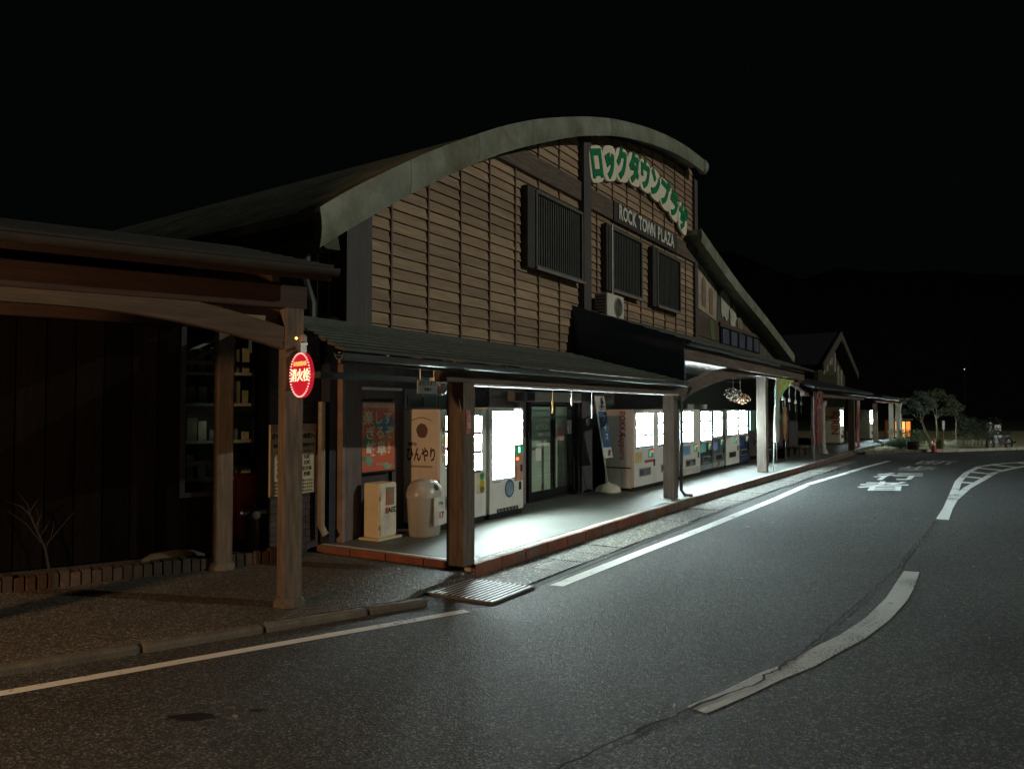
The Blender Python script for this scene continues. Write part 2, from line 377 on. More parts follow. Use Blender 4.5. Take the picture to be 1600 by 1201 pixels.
# --- paved walk in front of the shops, with its kerb stones
KO = [(7.75, 5.12), (16, 5.10), (20, 5.04), (24.4, 4.93), (31, 4.74), (35, 4.70), (41.7, 4.52), (48.7, 4.13), (56, 3.7)]
top = [(s, d+.17) for s, d in KO]
poly = [(7.92, 5.29)]+top[1:]+[(56, 8.2), (7.92, 8.2)]
walk = fstruct(MB().prism(poly, -.04, .15, 2), 'pavement', CONCF)
kb = fstruct(MB().prism([(7.78, 5.16)]+[(s, d+.03) for s, d in KO[1:]]+[(s, d-.01) for s, d in reversed(top[1:])]+[(7.78, 5.28)], -.04, .118, 2), 'kerb', mat('kerb_mortar', (.07, .06, .055), .9))
s = 7.75; k = 0
while s < 36:
    d0, d1 = lerp(s, KO), lerp(s+.6, KO); w = .164
    red = s < 12.6 or random.random() < .06
    e = random.uniform(-.004, .004)
    def kbx(z0, z1, wy0, wy1):
        return MB().loft([[(s, d0+e+wy0, z0), (s, d0+e+wy1, z0), (s, d0+e+wy1, z1), (s, d0+e+wy0, z1)], [(s+.59, d1+e+wy0, z0), (s+.59, d1+e+wy1, z0), (s+.59, d1+e+wy1, z1), (s+.59, d1+e+wy0, z1)]])
    st = part(kbx(-.03, .152+random.uniform(-.003, .003), 0, .068), 'kerb_stone', KERBRED if red else KERBGREY, kb, bevel=.012, seg=2)
    part(kbx(-.03, .149, .071, w), 'kerb_cap', KERBCAP, kb, bevel=.006)
    s += .6; k += 1
d = 5.30                                     # the kerb returns along the end of the walk
while d < 7.6:
    part(MB().box(7.75, 7.818, d, d+.59, -.03, .151), 'kerb_stone', KERBRED, kb, bevel=.012, seg=2)
    part(MB().box(7.821, 7.915, d, d+.59, -.03, .149), 'kerb_cap', KERBCAP, kb, bevel=.006)
    d += .6
# --- side drain: concrete lids, two steel gratings
chan = fstruct(MB().box(6.75, 32, 4.25, 5.07, -.049, .0035), 'drain_channel', mat('drain_dark', (.02, .02, .02), .9))
lids = [(7.63, 8.50, 4.36, 5.06), (8.52, 9.16, 4.81, 5.06)]
s = 9.18
while s < 31.5:
    sh = (lerp(s, KO)-5.12)
    lids.append((s, s+.585, 4.36+sh, 5.06+sh)); s += .6
for a, b, c, e in lids:
    z = random.uniform(.008, .02); t = random.uniform(-.004, .004)
    mb = MB().loft([[(a, c, -.04), (a, e, -.04), (a, e, z+t), (a, c, z)], [(b, c, -.04), (b, e, -.04), (b, e, z), (b, c, z+t)]])
    part(mb, 'drain_lid', LID, chan, bevel=.006)
def grating(s0, s1, d0, d1, zt, n, name, label):
    r = froot(name, label, 'drain grating', s0, d0, 0)
    fr_ = MB(); w = .014
    fr_.box(s0, s1, d0, d0+w, -.02, zt).box(s0, s1, d1-w, d1, -.02, zt).box(s0, s0+w, d0+w, d1-w, -.02, zt).box(s1-w, s1, d0+w, d1-w, -.02, zt)
    for q in range(1, 4): fr_.box(s0+w+(s1-s0-2*w)*q/4-.005, s0+w+(s1-s0-2*w)*q/4+.005, d0+w, d1-w, zt-.045, zt-.030)
    part(fr_, 'frame', mat('grating_frame', (.12, .12, .12), .6, .5), r)
    for q in range(n):
        y = d0+w+(d1-d0-2*w)*(q+.5)/n
        part(MB().box(s0+w, s1-w, y-.011, y+.011, zt-.009, zt-.001), 'bar', mat('grating_bar_steel', (.46, .47, .46), .5, .4, var=.25, sc=20), r, bevel=.006, seg=2)
grating(6.74, 7.60, 4.24, 5.08, .028, 13, 'drain_grating', 'large bright steel grating in the gutter at the near end of the red kerb')
grating(8.52, 9.16, 4.37, 4.79, .016, 9, 'drain_grating', 'small flush steel grating among the concrete drain lids beside the white line')

# --- low asphalt path on the left, its granite kerb and the brick edging behind
def AW(s, d): return tuple(F(s, d)[:2])
def BW(s, d): return tuple(F(s, d, 0, ANG_B)[:2])
pth = MB().prism([BW(-9, 7.07), BW(3.75, 7.07), AW(6.66, 5.12), AW(7.74, 5.12), AW(7.74, 8.2), AW(6.3, 8.2), BW(2.7, 10.4), BW(-9, 10.4)], -.04, .06, 2)
struct(pth.build('path', PATHASP))
kb2 = fstruct(MB().box(-9, 3.9, 6.96, 7.075, -.04, .05), 'path_kerb', mat('kerb_mortar', (.07, .06, .055)), a='B')
s = -8.7
while s < 3.9:
    L = min(.98, 3.95-s)
    part(MB().box(s, s+L, 6.935+random.uniform(-.006, .006), 7.06, -.03, .066+random.uniform(-.005, .005)), 'kerb_stone', GRANITE, kb2, bevel=.026, seg=2)
    s += 1.0
bed = fstruct(MB().box(-9, 3.5, 9.78, 9.97, .0, .16), 'brick_edging', mat('kerb_mortar', (.07, .06, .055)), a='B')
s = -4.
while s < 3.4:
    part(MB().box(s, s+.094, 9.75+random.uniform(-.008, .008), 9.99, .05, .215+random.uniform(-.02, .015)), 'brick', BRICK, bed, bevel=.008, seg=1)
    s += .104
# planting soil behind the brick edging
struct(MB().prism([BW(-9, 9.98), BW(3.3, 9.98), BW(3.3, 12.0), BW(-9, 12.0)], .0, .14, 2).build('planting_bed', mat('dark_soil', (.035, .03, .022), .95, var=.5, sc=9, bump=.9, bsc=25)))

# --- road markings, cracks, stains
def sheet(name, left, right, m, z, nseg=0):
    A = [(x, y, z) for x, y in left]; B = [(x, y, z) for x, y in right]
    return struct(MB().strip(A, B).build(name, m))
lr = [(.42, 8.84), (1.8, 11.05), (3.27, 13.36), (5.59, 17.13), (7.88, 20.98), (10.46, 24.61), (12.18, 27.1), (14.41, 30.14)]
rr_ = [(.57, 8.78), (1.94, 10.95), (3.42, 13.26), (5.75, 17.03), (8.04, 20.87), (10.60, 24.5), (12.32, 26.99), (14.54, 30.03)]
sheet('edge_line', lr, rr_, PAINT, .004)
sheet('edge_line', [BW(s, 6.59) for s in (-9, -4, 0, 2.4, 3.1, 3.6, 4.15)], [BW(s, 6.47) for s in (-9, -4, 0, 2.4, 3.1, 3.6, 4.15)], PAINT, .004)
dl = [(1.16, 5.25), (1.48, 5.54), (1.84, 5.9), (2.15, 6.16), (2.49, 6.53), (2.86, 6.89), (3.37, 7.49), (3.92, 8.25), (4.32, 8.88), (4.79, 9.61)]
dr = [(1.26, 5.13), (1.63, 5.45), (1.99, 5.79), (2.32, 6.06), (2.66, 6.41), (3.04, 6.79), (3.55, 7.40), (4.10, 8.16), (4.50, 8.79), (4.95, 9.55)]
sheet('centre_dash', dl, dr, PAINTW, .004)
def offset(line, w):
    out = []
    for i, p in enumerate(line):
        a, b = line[max(i-1, 0)], line[min(i+1, len(line)-1)]
        t = Vector((b[0]-a[0], b[1]-a[1])).normalized(); out.append((p[0]+t.y*w, p[1]-t.x*w))
    return out
hl = [(7.67, 14.13), (9.57, 17.25), (10.73, 19.16), (12.18, 21.55), (14.04, 24.37), (16.06, 27.1), (17.39, 28.37), (19.47, 29.77), (24.5, 32.4)]
hr = [(7.8, 14.08), (9.75, 17.15), (10.75, 18.57), (11.6, 19.78), (13.1, 21.74), (15.1, 24.37), (16.3, 25.66), (18.4, 27.72), (23.5, 30.4)]
sheet('hatch_line', hl, offset(hl, .17), PAINT, .004)
sheet('hatch_line', offset(hr, -.17), hr, PAINT, .005)
sheet('hatch_fill', [(9.58, 17.22), (10.73, 19.14)], [(9.74, 17.12), (10.72, 18.55)], PAINT, .006)
sheet('hatch_fill', [(9.70, 17.4), (10.6, 18.9)], [(10.0, 17.5), (10.95, 18.9)], PAINT, .0065)
def along(line, t):
    L = [0.]
    for p, q in zip(line, line[1:]): L.append(L[-1]+math.hypot(q[0]-p[0], q[1]-p[1]))
    x = t*L[-1]
    for i in range(len(line)-1):
        if x <= L[i+1]+1e-6:
            u = (x-L[i])/(L[i+1]-L[i]); return (line[i][0]+(line[i+1][0]-line[i][0])*u, line[i][1]+(line[i+1][1]-line[i][1])*u)
    return line[-1]
hli, hri = offset(hl, .16), offset(hr, -.16)
for k in range(8):
    t0 = .325+.082*k; w = .018
    sheet('hatch_rung', [along(hli, t0), along(hri, t0+.025)], [along(hli, t0+w), along(hri, t0+.025+w)], PAINT, .007)
# pedestrian warning lettered on the lane
for ch, o_, ux, uy, wgt in [('者', (8.35, 19.15), (1.26, -.1), (1.28, 2.45), .02), ('行', (10.0, 22.05), (1.42, -.05), (1.45, 2.4), .016), ('歩', (12.3, 25.25), (1.25, -.05), (1.4, 2.2), .0), ('断', (14.45, 28.2), (1.4, -.05), (1.5, 2.2), .0)]:
    t = text('road_lettering', ch, 1., PAINT if wgt else PAINTW, None, (0, 0, 0), (0, 0, 0), ext=0, align='LEFT', bold=wgt)
    me = t.data; xs = [v.co.x for v in me.vertices]; ys = [v.co.y for v in me.vertices]
    x0, x1, y0, y1 = min(xs), max(xs), min(ys), max(ys)
    for v in me.vertices:
        a, b = (v.co.x-x0)/(x1-x0), (v.co.y-y0)/(y1-y0)
        v.co = (o_[0]+ux[0]*a+uy[0]*b, o_[1]+ux[1]*a+uy[1]*b, .0045)
    struct(t)
ck = [(.2, 4.3), (.79, 4.88), (.96, 5.01), (1.16, 5.2), (1.4, 5.39), (1.58, 5.54), (1.73, 5.63), (1.88, 5.83), (2.15, 6.16), (2.37, 6.43), (2.67, 6.83), (2.95, 7.22), (3.35, 7.77), (3.73, 8.29), (4.11, 8.83), (4.88, 9.9), (5.38, 10.7), (5.84, 11.39), (6.37, 12.17), (7.03, 13.16), (7.57, 14.01)]
fine = []
for (x0, y0), (x1, y1) in zip(ck, ck[1:]):
    n = max(2, int(math.hypot(x1-x0, y1-y0)/.07))
    for q in range(n): fine.append((x0+(x1-x0)*q/n+random.gauss(0, .010), y0+(y1-y0)*q/n+random.gauss(0, .010)))
A = []; B = []
for i, p in enumerate(fine):
    w = .006+.012*abs(mnoise.noise(Vector((i*.13, 2, 0))))*1.6
    A.append((p[0]-w, p[1]+w*.6)); B.append((p[0]+w, p[1]-w*.6))
sheet('road_crack', A, B, mat('crack_dark', (.008, .008, .008), .95), .009)
for cx_, cy_, rx, ry in [(-2.05, 5.08, .16, .06), (-1.66, 5.2, .06, .03), (10.4, 18.0, .2, .1)]:
    pts = []
    for q in range(22):
        a = 2*math.pi*q/22; rr2 = 1+.35*mnoise.noise(Vector((math.cos(a)*1.7, math.sin(a)*1.7, cx_)))
        pts.append((cx_+rx*rr2*math.cos(a), cy_+ry*rr2*math.sin(a), .003))
    struct(MB().add(pts, [tuple(range(22))]).build('oil_stain', mat('oil_stain', (.014, .014, .014), .5)))

# ================================================================== the market hall with its two half-arched roofs
LOW = [(6.9, 3.86), (7.34, 4.14), (8.05, 4.59), (9.33, 5.34), (11.1, 6.26), (12.14, 6.73), (14.46, 7.65), (16.66, 8.32), (18.43, 8.70), (20.39, 9.02), (22.0, 9.17), (23.3, 9.2)]
UPP = [(6.9, 4.36), (7.12, 4.56), (9.3, 5.83), (11.47, 6.92), (12.91, 7.52), (14.76, 8.16), (16.35, 8.63), (18.44, 9.09), (20.0, 9.35), (21.55, 9.53), (23.3, 9.60)]
RUP = [(22.9, 7.42), (24.5, 7.02), (27.2, 6.38), (30.9, 5.70), (33.5, 5.15), (36.6, 4.48)]
def zroof(s): return lerp(s, LOW)+.10
def sroof(z):                      # where the left roof reaches height z
    a, b = 6.9, 23.3
    for _ in range(40):
        m = (a+b)/2
        if zroof(m) < z: a = m
        else: b = m
    return a
hall = froot('market_hall', 'long timber clad market hall with a curved roof and a stepped second roof beside it', 'building', 16, 7.75)
# backing walls
up = [(s, zroof(s)) for s in [8.12]+[8.5+.5*i for i in range(31)]+[24.0]]
part(MB().prism([(8.12, 3.0)]+[(24.0, 3.0)]+list(reversed(up)), 7.63, 7.85, 1), 'wall', DARKWALL, hall)
part(MB().prism([(24.02, 3.0), (37.2, 3.0), (36.4, 4.3), (33, 4.95), (30.7, 5.4), (27, 6.1), (24.02, 6.8)], 7.64, 7.85, 1), 'wall', mat('mural_wall_timber', (.11, .095, .08), .8, var=.4, sc=1.2, dirt=(.05, .045, .04), dirt_sc=.9, dirt_amt=.7, bump=.3), hall)
part(MB().box(8.0, 13.26, 7.76, 7.95, .1, 2.995), 'wall', DARKWALL, hall)
part(MB().box(15.62, 41, 7.76, 7.95, .1, 2.995), 'wall', DARKWALL, hall)
part(MB().box(13.265, 15.615, 7.76, 7.95, 2.34, 2.995), 'wall', DARKWALL, hall)
part(MB().box(8.0, 8.2, 7.96, 22, .1, 4.6), 'wall', DARKWALL, hall)
part(MB().box(23.84, 24.0, 7.9, 22, 6.6, 9.2), 'wall', DARKWALL, hall)
# siding boards, row over row, butted at battens
BATL = [9.13+.92*i for i in range(7)]; BATR = [16.55+.92*i for i in range(8)]
def board(a, b, z0, z1):
    bl, tl = max(a, sroof(z0)), max(a, sroof(z1))
    if bl > b-.1: return
    tl = min(tl, b-.02)
    d0, d1 = 7.563+random.uniform(-.004, .004), 7.592
    sec = lambda s0, s1: [(s0, d0, z0), (s0, 7.628, z0), (s1, 7.628, z1), (s1, d1, z1)]
    part(MB().loft([sec(bl, tl), sec(b, b)]), 'siding_board', SIDING, hall)
k = 0; z = 3.05
while z < 9.4:
    if z < 8.0:
        c = BATL[3+(k*2) % 3-1] if k % 2 else BATL[3]
        board(8.67, c-.003, z+.014, z+.178); board(c+.003, 15.6, z+.014, z+.178)
    if z > 4.0:
        c = BATR[3+(k % 3)]
        board(16.0, c-.003, z+.014, z+.178); board(c+.003, 23.74, z+.014, z+.178)
    z += .178; k += 1
for s in BATL: part(MB().box(s-.017, s+.017, 7.546, 7.574, 3.1, zroof(s)), 'batten', BATTEN, hall)
for s in BATR: part(MB().box(s-.017, s+.017, 7.546, 7.574, 4.05, zroof(s)), 'batten', BATTEN, hall)
part(MB().box(8.13, 8.66, 7.53, 7.62, 3.0, zroof(8.3)+.05), 'corner_post', POSTW, hall)
part(MB().box(15.61, 15.99, 7.44, 7.62, 3.05, zroof(15.8)), 'wall_post', POSTW, hall)
part(MB().box(23.75, 24.05, 7.5, 7.62, 4.0, 9.2), 'corner_post', POSTW, hall)
part(MB().prism([(sroof(6.62), 6.62), (15.6, 6.62), (15.6, 7.04), (sroof(7.04), 7.04)], 7.50, 7.56, 1), 'belt_beam', WOODH, hall)
part(MB().box(16.0, 23.74, 7.50, 7.56, 6.56, 7.02), 'belt_beam', WOODH, hall)
# roof shells
def roofpart(prof, name, thick=.14, ext=16, s_end=None):
    secs = [[(s, 7.08, z-.03), (s+.09*ext, 7.08+ext, z-.03), (s+.09*ext, 7.08+ext, z-.03-thick), (s, 7.08, z-.03-thick)] for s, z in prof]
    return part(MB().loft(secs), name, ROOFM, hall)
def dense(prof, n):
    a, b = prof[0][0], prof[-1][0]; return [(a+(b-a)*i/n, lerp(a+(b-a)*i/n, prof)) for i in range(n+1)]
def smoothp(prof, n):
    p = dense(prof, n); z = [q[1] for q in p]
    for _ in range(6): z = [z[0]]+[(z[i-1]+2*z[i]+z[i+1])/4 for i in range(1, len(z)-1)]+[z[-1]]
    return [(p[i][0], z[i]) for i in range(len(p))]
UPS, LOS, RUS = smoothp(UPP, 60), smoothp(LOW, 60), smoothp(RUP, 30)
roofpart([q for q in UPS if q[0] > 7.13], 'roof'); roofpart(RUS, 'roof')
# rolled metal verge along the curved edge, in lengths
def verge(s0, s1, low, upp):
    secs = []
    for i in range(7):
        s = s0+(s1-s0)*i/6; a, b = lerp(s, low), lerp(s, upp); h = b-a
        secs.append([(s, 7.05-.035*math.sin(math.pi*t), a+h*t) for t in (0, .12, .3, .5, .7, .88, 1)]+[(s, 7.16, b-.04), (s, 7.16, a+.03)])
    return MB().loft(secs)
s = 7.12
while s < 23.2:
    e = min(s+1.81, 23.3); part(verge(s, e-.008, LOS, UPS), 'verge_panel', FASCIA, hall, smooth=True); s = e
part(MB().lathe([(.0, -.235), (.1, -.2), (.16, -.1), (.18, 0), (.16, .1), (.1, .19), (0, .22)], (23.33, 7.10, 9.39), 14), 'verge_cap', FASCIA, hall, smooth=True)
s = 22.9; RLO = [(a, b-.40) for a, b in RUS]
while s < 36.5:
    e = min(s+2.3, 36.6); part(verge(s, e-.01, RLO, RUS), 'verge_panel', FASCIA, hall, smooth=True); s = e
# left eave with its gutter box and down-pipe
secs = []
for i in range(9):
    d = 7.19+15*i/8; s = 7.27+.09*(d-7)
    secs.append([(s+.25, d, 4.44), (s-.04, d, 4.44), (s-.12, d, 4.34), (s-.1, d, 4.14), (s+.1, d, 4.05), (s+.35, d, 4.07)])
part(MB().loft(secs), 'eave_gutter', mat('dull_eave_metal', (.06, .066, .045), .7, .1, var=.35, sc=2), hall, smooth=True)
part(MB().tube([(7.35, 7.5, 4.0), (7.35, 7.55, 3.7), (7.55, 7.6, 3.4), (7.55, 7.6, 2.9)], .055, 8), 'downpipe', GUTTER, hall, smooth=True)
# barred upper windows
def barred(a, b, z0, z1, cap):
    fr_ = MB(); w = .07; p0, p1 = 7.40, 7.565
    fr_.box(a, b, p0, p1, z0, z0+w).box(a, b, p0, p1, z1-w, z1).box(a, a+w, p0, p1, z0+w, z1-w).box(b-w, b, p0, p1, z0+w, z1-w)
    f_ = part(fr_, 'window', mat('window_frame_grey', (.10, .095, .09), .6, var=.2), hall, bevel=.008)
    part(MB().box(a+w, b-w, 7.53, 7.56, z0+w, z1-w), 'shutter_panel', mat('window_dark', (.018, .02, .024), .35), f_)
    n = int((b-a-2*w)/.098)
    for q in range(n):
        x = a+w+(b-a-2*w)*(q+.5)/n
        part(MB().box(x-.026, x+.026, 7.455, 7.485, z0+w, z1-w), 'bar', mat('window_bar_grey', (.085, .088, .09), .5, .3, var=.2), f_)
    part(MB().box(a-.04, b+.04, 7.36, 7.40, z0-.035, z0+.015), 'sill', mat('sill_pale', (.2, .19, .18), .6), f_)
    part(MB().box(a-.30, a-.003, 7.43, 7.56, z0-.02, z1+.02), 'shaded_side_slab', mat('shaded_side_slab', (.04, .04, .042), .6), f_)  # dark slab stands in for the shaded left side of the window frame
barred(13.36, 15.50, 4.76, 6.32, 0); barred(17.1, 19.05, 4.80, 6.34, 0); barred(20.15, 22.1, 4.78, 6.34, 0)
part(MB().tube([(16.93, 7.34, 4.62), (16.93, 7.34, 6.35)], .022, 6), 'conduit', mat('conduit_pale', (.6, .6, .58), .5), hall)
# mural and low windows under the second roof
MUR = {}
def mural(name, poly, d, col):
    part(MB().prism(poly, d, 7.645, 1), name, mat('mural_%s' % col[0], col[1], .7, var=.25, sc=2.5, dirt=(.12, .10, .08), dirt_sc=1.4, dirt_amt=.6), hall)
cr, pk, wh, gn, bw = ('cream', (.40, .36, .27)), ('rose', (.27, .16, .13)), ('chalk', (.46, .46, .40)), ('moss', (.12, .15, .07)), ('umber', (.09, .06, .045))
mural('mural_panel', [(24.15, 5.25), (26.35, 5.0), (26.5, 6.1), (24.9, 6.6), (24.15, 6.72)], 7.61, cr)
mural('mural_panel', [(24.75, 5.35), (25.15, 5.3), (25.2, 6.1), (24.95, 6.3), (24.75, 6.2)], 7.595, pk)
mural('mural_panel', [(25.55, 5.2), (25.95, 5.15), (25.98, 5.9), (25.75, 6.05), (25.55, 5.95)], 7.595, pk)
mural('mural_panel', [(24.15, 4.35), (26.6, 4.3), (26.6, 4.86), (24.15, 5.05)], 7.60, bw)
mural('mural_panel', [(25.7, 4.32), (26.1, 4.32), (26.0, 4.95), (25.5, 4.98)], 7.585, gn)
def blob(cx, cz, r, n=14, k=.18): return [(cx+r*(1+k*math.sin(5*2*math.pi*i/n+1))*math.cos(2*math.pi*i/n), cz+r*(1+k*math.sin(5*2*math.pi*i/n+1))*math.sin(2*math.pi*i/n)) for i in range(n)]
mural('mural_panel', blob(27.5, 5.72, .58), 7.605, wh); mural('mural_panel', blob(28.5, 5.35, .42), 7.60, wh); mural('mural_panel', blob(29.5, 5.12, .38), 7.607, ('ochre', (.22, .19, .12)))
mural('mural_panel', [(26.7, 4.85), (32.6, 4.85), (32.6, 4.98), (26.7, 5.0)], 7.56, bw)
wnd = part(MB().box(26.8, 32.4, 7.58, 7.62, 4.24, 4.82), 'window', DKFRAME, hall)
for q in range(5): part(MB().box(26.95+1.1*q, 27.75+1.1*q, 7.55, 7.575, 4.28, 4.79), 'pane', mat('dim_blue_pane', (.10, .12, .16), .3, var=.3, sc=2), wnd)
# ground floor pieces
part(MB().box(8.12, 8.50, 7.56, 7.755, .1, 2.6), 'pilaster', WOODWALL, hall, bevel=.01)
part(MB().box(8.06, 8.115, 7.52, 7.755, .1, 2.6), 'door_jamb', mat('jamb_pale', (.2, .15, .12), .7), hall)
part(MB().box(8.51, 9.32, 7.66, 7.755, 2.13, 2.6), 'panelling', WOODWALL, hall)
part(MB().box(8.46, 9.45, 7.60, 7.65, 2.26, 2.30), 'rail', OFFWHITE, hall)
part(MB().box(9.34, 9.62, 7.70, 7.757, .1, 2.6), 'panelling', POSTW, hall)
tw = part(MB().box(9.64, 10.9, 7.70, 7.757, 1.98, 2.30), 'transom_window', mat('transom_grey', (.2, .21, .2), .6), hall)
for q in range(3): part(MB().box(9.70+.4*q, 10.05+.4*q, 7.685, 7.699, 2.02, 2.2), 'pane', mat('pane_dark_green', (.03, .06, .055), .2), tw)
part(MB().box(15.64, 16.18, 7.52, 7.755, .1, 2.995), 'pilaster', mat('charcoal_pilaster', (.06, .058, .066), .7, var=.2, bump=.2), hall, bevel=.01)
part(MB().box(12.1, 13.24, 7.70, 7.757, .1, 2.6), 'panelling', mat('mauve_panelling', (.20, .17, .17), .7, var=.15), hall)
part(MB().box(12.97, 13.22, 7.56, 7.69, .15, 2.36), 'pilaster', mat('mauve_panelling', (.2, .17, .17)), hall, bevel=.008)
sw = part(MB().box(15.82, 15.94, 7.485, 7.518, 1.62, 1.78), 'switch_box', OFFWHITE, hall, bevel=.006)
# ground-floor wall to the left, facing the walkway: narrow tiles in rows, downpipe, door recess
lw = part(MB().box(6.98, 7.9, 7.80, 7.98, .05, 3.0), 'tiled_wall', mat('dark_tile_joint', (.03, .025, .025), .9), hall)
z = .10; k = 0
while z < 2.95:
    x = 6.68+(.16 if k % 2 else 0)
    xs = [6.99]+[q for q in (x+.32*i for i in range(1, 6)) if 7.02 < q < 7.85]+[7.89]
    for a, b in zip(xs, xs[1:]):
        if b-a > .03 and (z < .8 or z > 1.8 or True): part(MB().box(a+.005, b-.005, 7.782, 7.80, z, z+.082), 'tile', mat('plum_brown_tile', (.05, .034, .033), .7, var=.3, sc=6, rnd=.25, bump=.2), lw)
    z += .09; k += 1
part(MB().box(7.91, 8.05, 7.62, 7.90, .1, 2.6), 'door', mat('night_blue_door', (.018, .022, .04), .5), hall)
part(MB().box(8.0, 8.12, 7.765, 7.95, .1, 2.6), 'door_frame', DKFRAME, hall)
part(MB().tube([(7.83, 7.60, .28), (7.80, 7.66, .40), (7.80, 7.66, 2.08)], .05, 8), 'downpipe', mat('pipe_grey_beige', (.22, .2, .16), .5), hall, smooth=True)
# automatic sliding door with a roller blind behind the glass
door = part(MB().box(13.30, 13.40, 7.55, 7.68, .15, 2.33).box(15.50, 15.60, 7.55, 7.68, .15, 2.33).box(13.40, 15.50, 7.55, 7.68, 2.10, 2.33).box(13.40, 15.50, 7.55, 7.68, .15, .20), 'sliding_door', DKFRAME, hall, bevel=.006)
for a, b, y in ((13.41, 14.50, 7.60), (14.40, 15.49, 7.64)):
    lf = part(MB().box(a, a+.07, y-.02, y+.02, .205, 2.095).box(b-.07, b, y-.02, y+.02, .205, 2.095).box(a+.07, b-.07, y-.02, y+.02, 2.03, 2.095).box(a+.07, b-.07, y-.02, y+.02, .205, .34), 'door_leaf', DKFRAME, door, bevel=.004)
    part(MB().box(a+.07, b-.07, y-.004, y+.004, .34, 2.03), 'pane', GLASSD, door)
part(MB().box(13.36, 15.54, 7.84, 7.86, .2, 2.1), 'roller_blind', mat('blind_pale', (.72, .76, .70), .7, var=.08), door)
for q in range(14): part(MB().box(13.36, 15.54, 7.832, 7.839, .24+.133*q, .246+.133*q), 'blind_seam', mat('seam_grey', (.55, .58, .54)), door)
part(MB().box(13.36, 15.56, 7.49, 7.545, 2.13, 2.33), 'door_header', OFFWHITE, door, bevel=.006)
GL = mat('white_film', (.75, .78, .75), .6, var=.03)
ptext('lettering', 'ロックタウンプラザ', .112, GL, door, (13.94, 7.572, 1.80))
ptext('lettering', '営業時間', .135, GL, door, (13.93, 7.572, 1.62), bold=.004)
ptext('lettering', '8:00～17:00', .10, GL, door, (13.99, 7.572, 1.47), bold=.006)
part(MB().box(13.62, 13.86, 7.573, 7.578, .95, 1.2).box(13.66, 14.2, 7.574, 7.579, 1.24, 1.30), 'sticker', GL, door)
part(MB().box(14.62, 14.95, 7.612, 7.617, 1.32, 1.62), 'sticker', mat('pink_sticker', (.55, .3, .3), .6), door)
part(MB().box(15.12, 15.30, 7.612, 7.617, 1.45, 1.75), 'sticker', GL, door)
# --- katakana sign on an arc, and the roman lettering on the belt beam
sg = froot('shop_sign', 'cream cut-out sign with arched green katakana high on the gable', 'sign', 19.5, 7.5, 7.4)
chars = 'ロックタウンプラザ'; nC = len(chars)
LC = [(16.3, 7.62), (17.05, 7.84), (17.8, 8.0), (18.6, 8.10), (19.35, 8.13), (20.1, 8.09), (20.85, 8.0), (21.6, 7.86), (22.4, 7.64)]
for i, ch in enumerate(chars):
    s, zc = LC[i]; p_, q_ = LC[max(i-1, 0)], LC[min(i+1, nC-1)]; sl = (q_[1]-p_[1])/(q_[0]-p_[0])
    size = .85 if ch != 'ッ' else .80
    bw_ = .43
    o = []
    for q in range(16):
        a = 2*math.pi*q/16; rx = .41*(abs(math.cos(a))**.55)*(1 if math.cos(a) > 0 else -1); rz = .42*(abs(math.sin(a))**.55)*(1 if math.sin(a) > 0 else -1)
        o.append((s+rx*math.cos(math.atan(sl))-rz*math.sin(math.atan(sl))*.6, zc+rx*math.sin(math.atan(sl))+rz))
    part(MB().prism(o, 7.44+.004*(i % 2), 7.50+.002*(i % 2), 1), 'letter_backing', SIGNW, sg)
    ptext('letter', ch, size*.98, GREENP, sg, (s-.01, 7.432, zc-.02), rot=(R(90), -math.atan(sl), 0), ext=.012, bold=.045, sx=.86)
rt = froot('roman_sign', 'white ROCK TOWN PLAZA lettering on the dark timber band below the katakana', 'sign', 19.6, 7.5, 6.6)
part(MB().box(17.35, 21.95, 7.47, 7.497, 6.54, 7.03), 'backing_board', mat('dark_sign_board', (.045, .043, .045), .6), rt)
x = 17.55
for ch, w in zip('ROCK TOWN PLAZA', (.33, .33, .32, .33, .17, .30, .34, .40, .34, .17, .31, .27, .33, .31, .33)):
    if ch != ' ':
        ptext('letter', ch, .50, LETTW, rt, (x+w/2, 7.455, 6.79), ext=.012, bold=.014, sx=.80)
    x += w*.885
# --- outdoor unit of the air conditioner
ac = froot('air_conditioner', 'pale outdoor air conditioner unit hung on the siding below the middle window', 'air conditioner', 16.6, 7.3, 4.0)
part(MB().box(16.05, 17.0, 7.08, 7.40, 4.03, 4.6), 'casing', OFFWHITE, ac, bevel=.015)
part(MB().torus((16.65, 7.072, 4.32), .215, .016, 'y', 24, 6), 'fan_ring', mat('ac_grey', (.3, .3, .29), .5), ac)
fg = MB().lathe([(.0, 0), (.205, 0), (.205, .01), (0, .01)], (0, 0, 0), 24); fg.v = [(16.65+x, 7.070-z_, 4.32+y) for x, y, z_ in fg.v]
part(fg, 'fan', mat('fan_dark', (.03, .03, .03), .5), ac)
for q in range(6): part(MB().torus((16.65, 7.058, 4.32), .03+.034*q, .005, 'y', 20, 4), 'grille_ring', mat('ac_grey', (.3, .3, .29)), ac)
for q in range(7): part(MB().box(16.035, 16.049, 7.12, 7.36, 4.08+.07*q, 4.11+.07*q), 'fin', mat('fin_grey', (.18, .18, .18), .5), ac)
part(MB().box(16.15, 16.19, 7.1, 7.55, 3.98, 4.03).box(16.86, 16.90, 7.1, 7.55, 3.98, 4.03), 'bracket', METAL, ac)

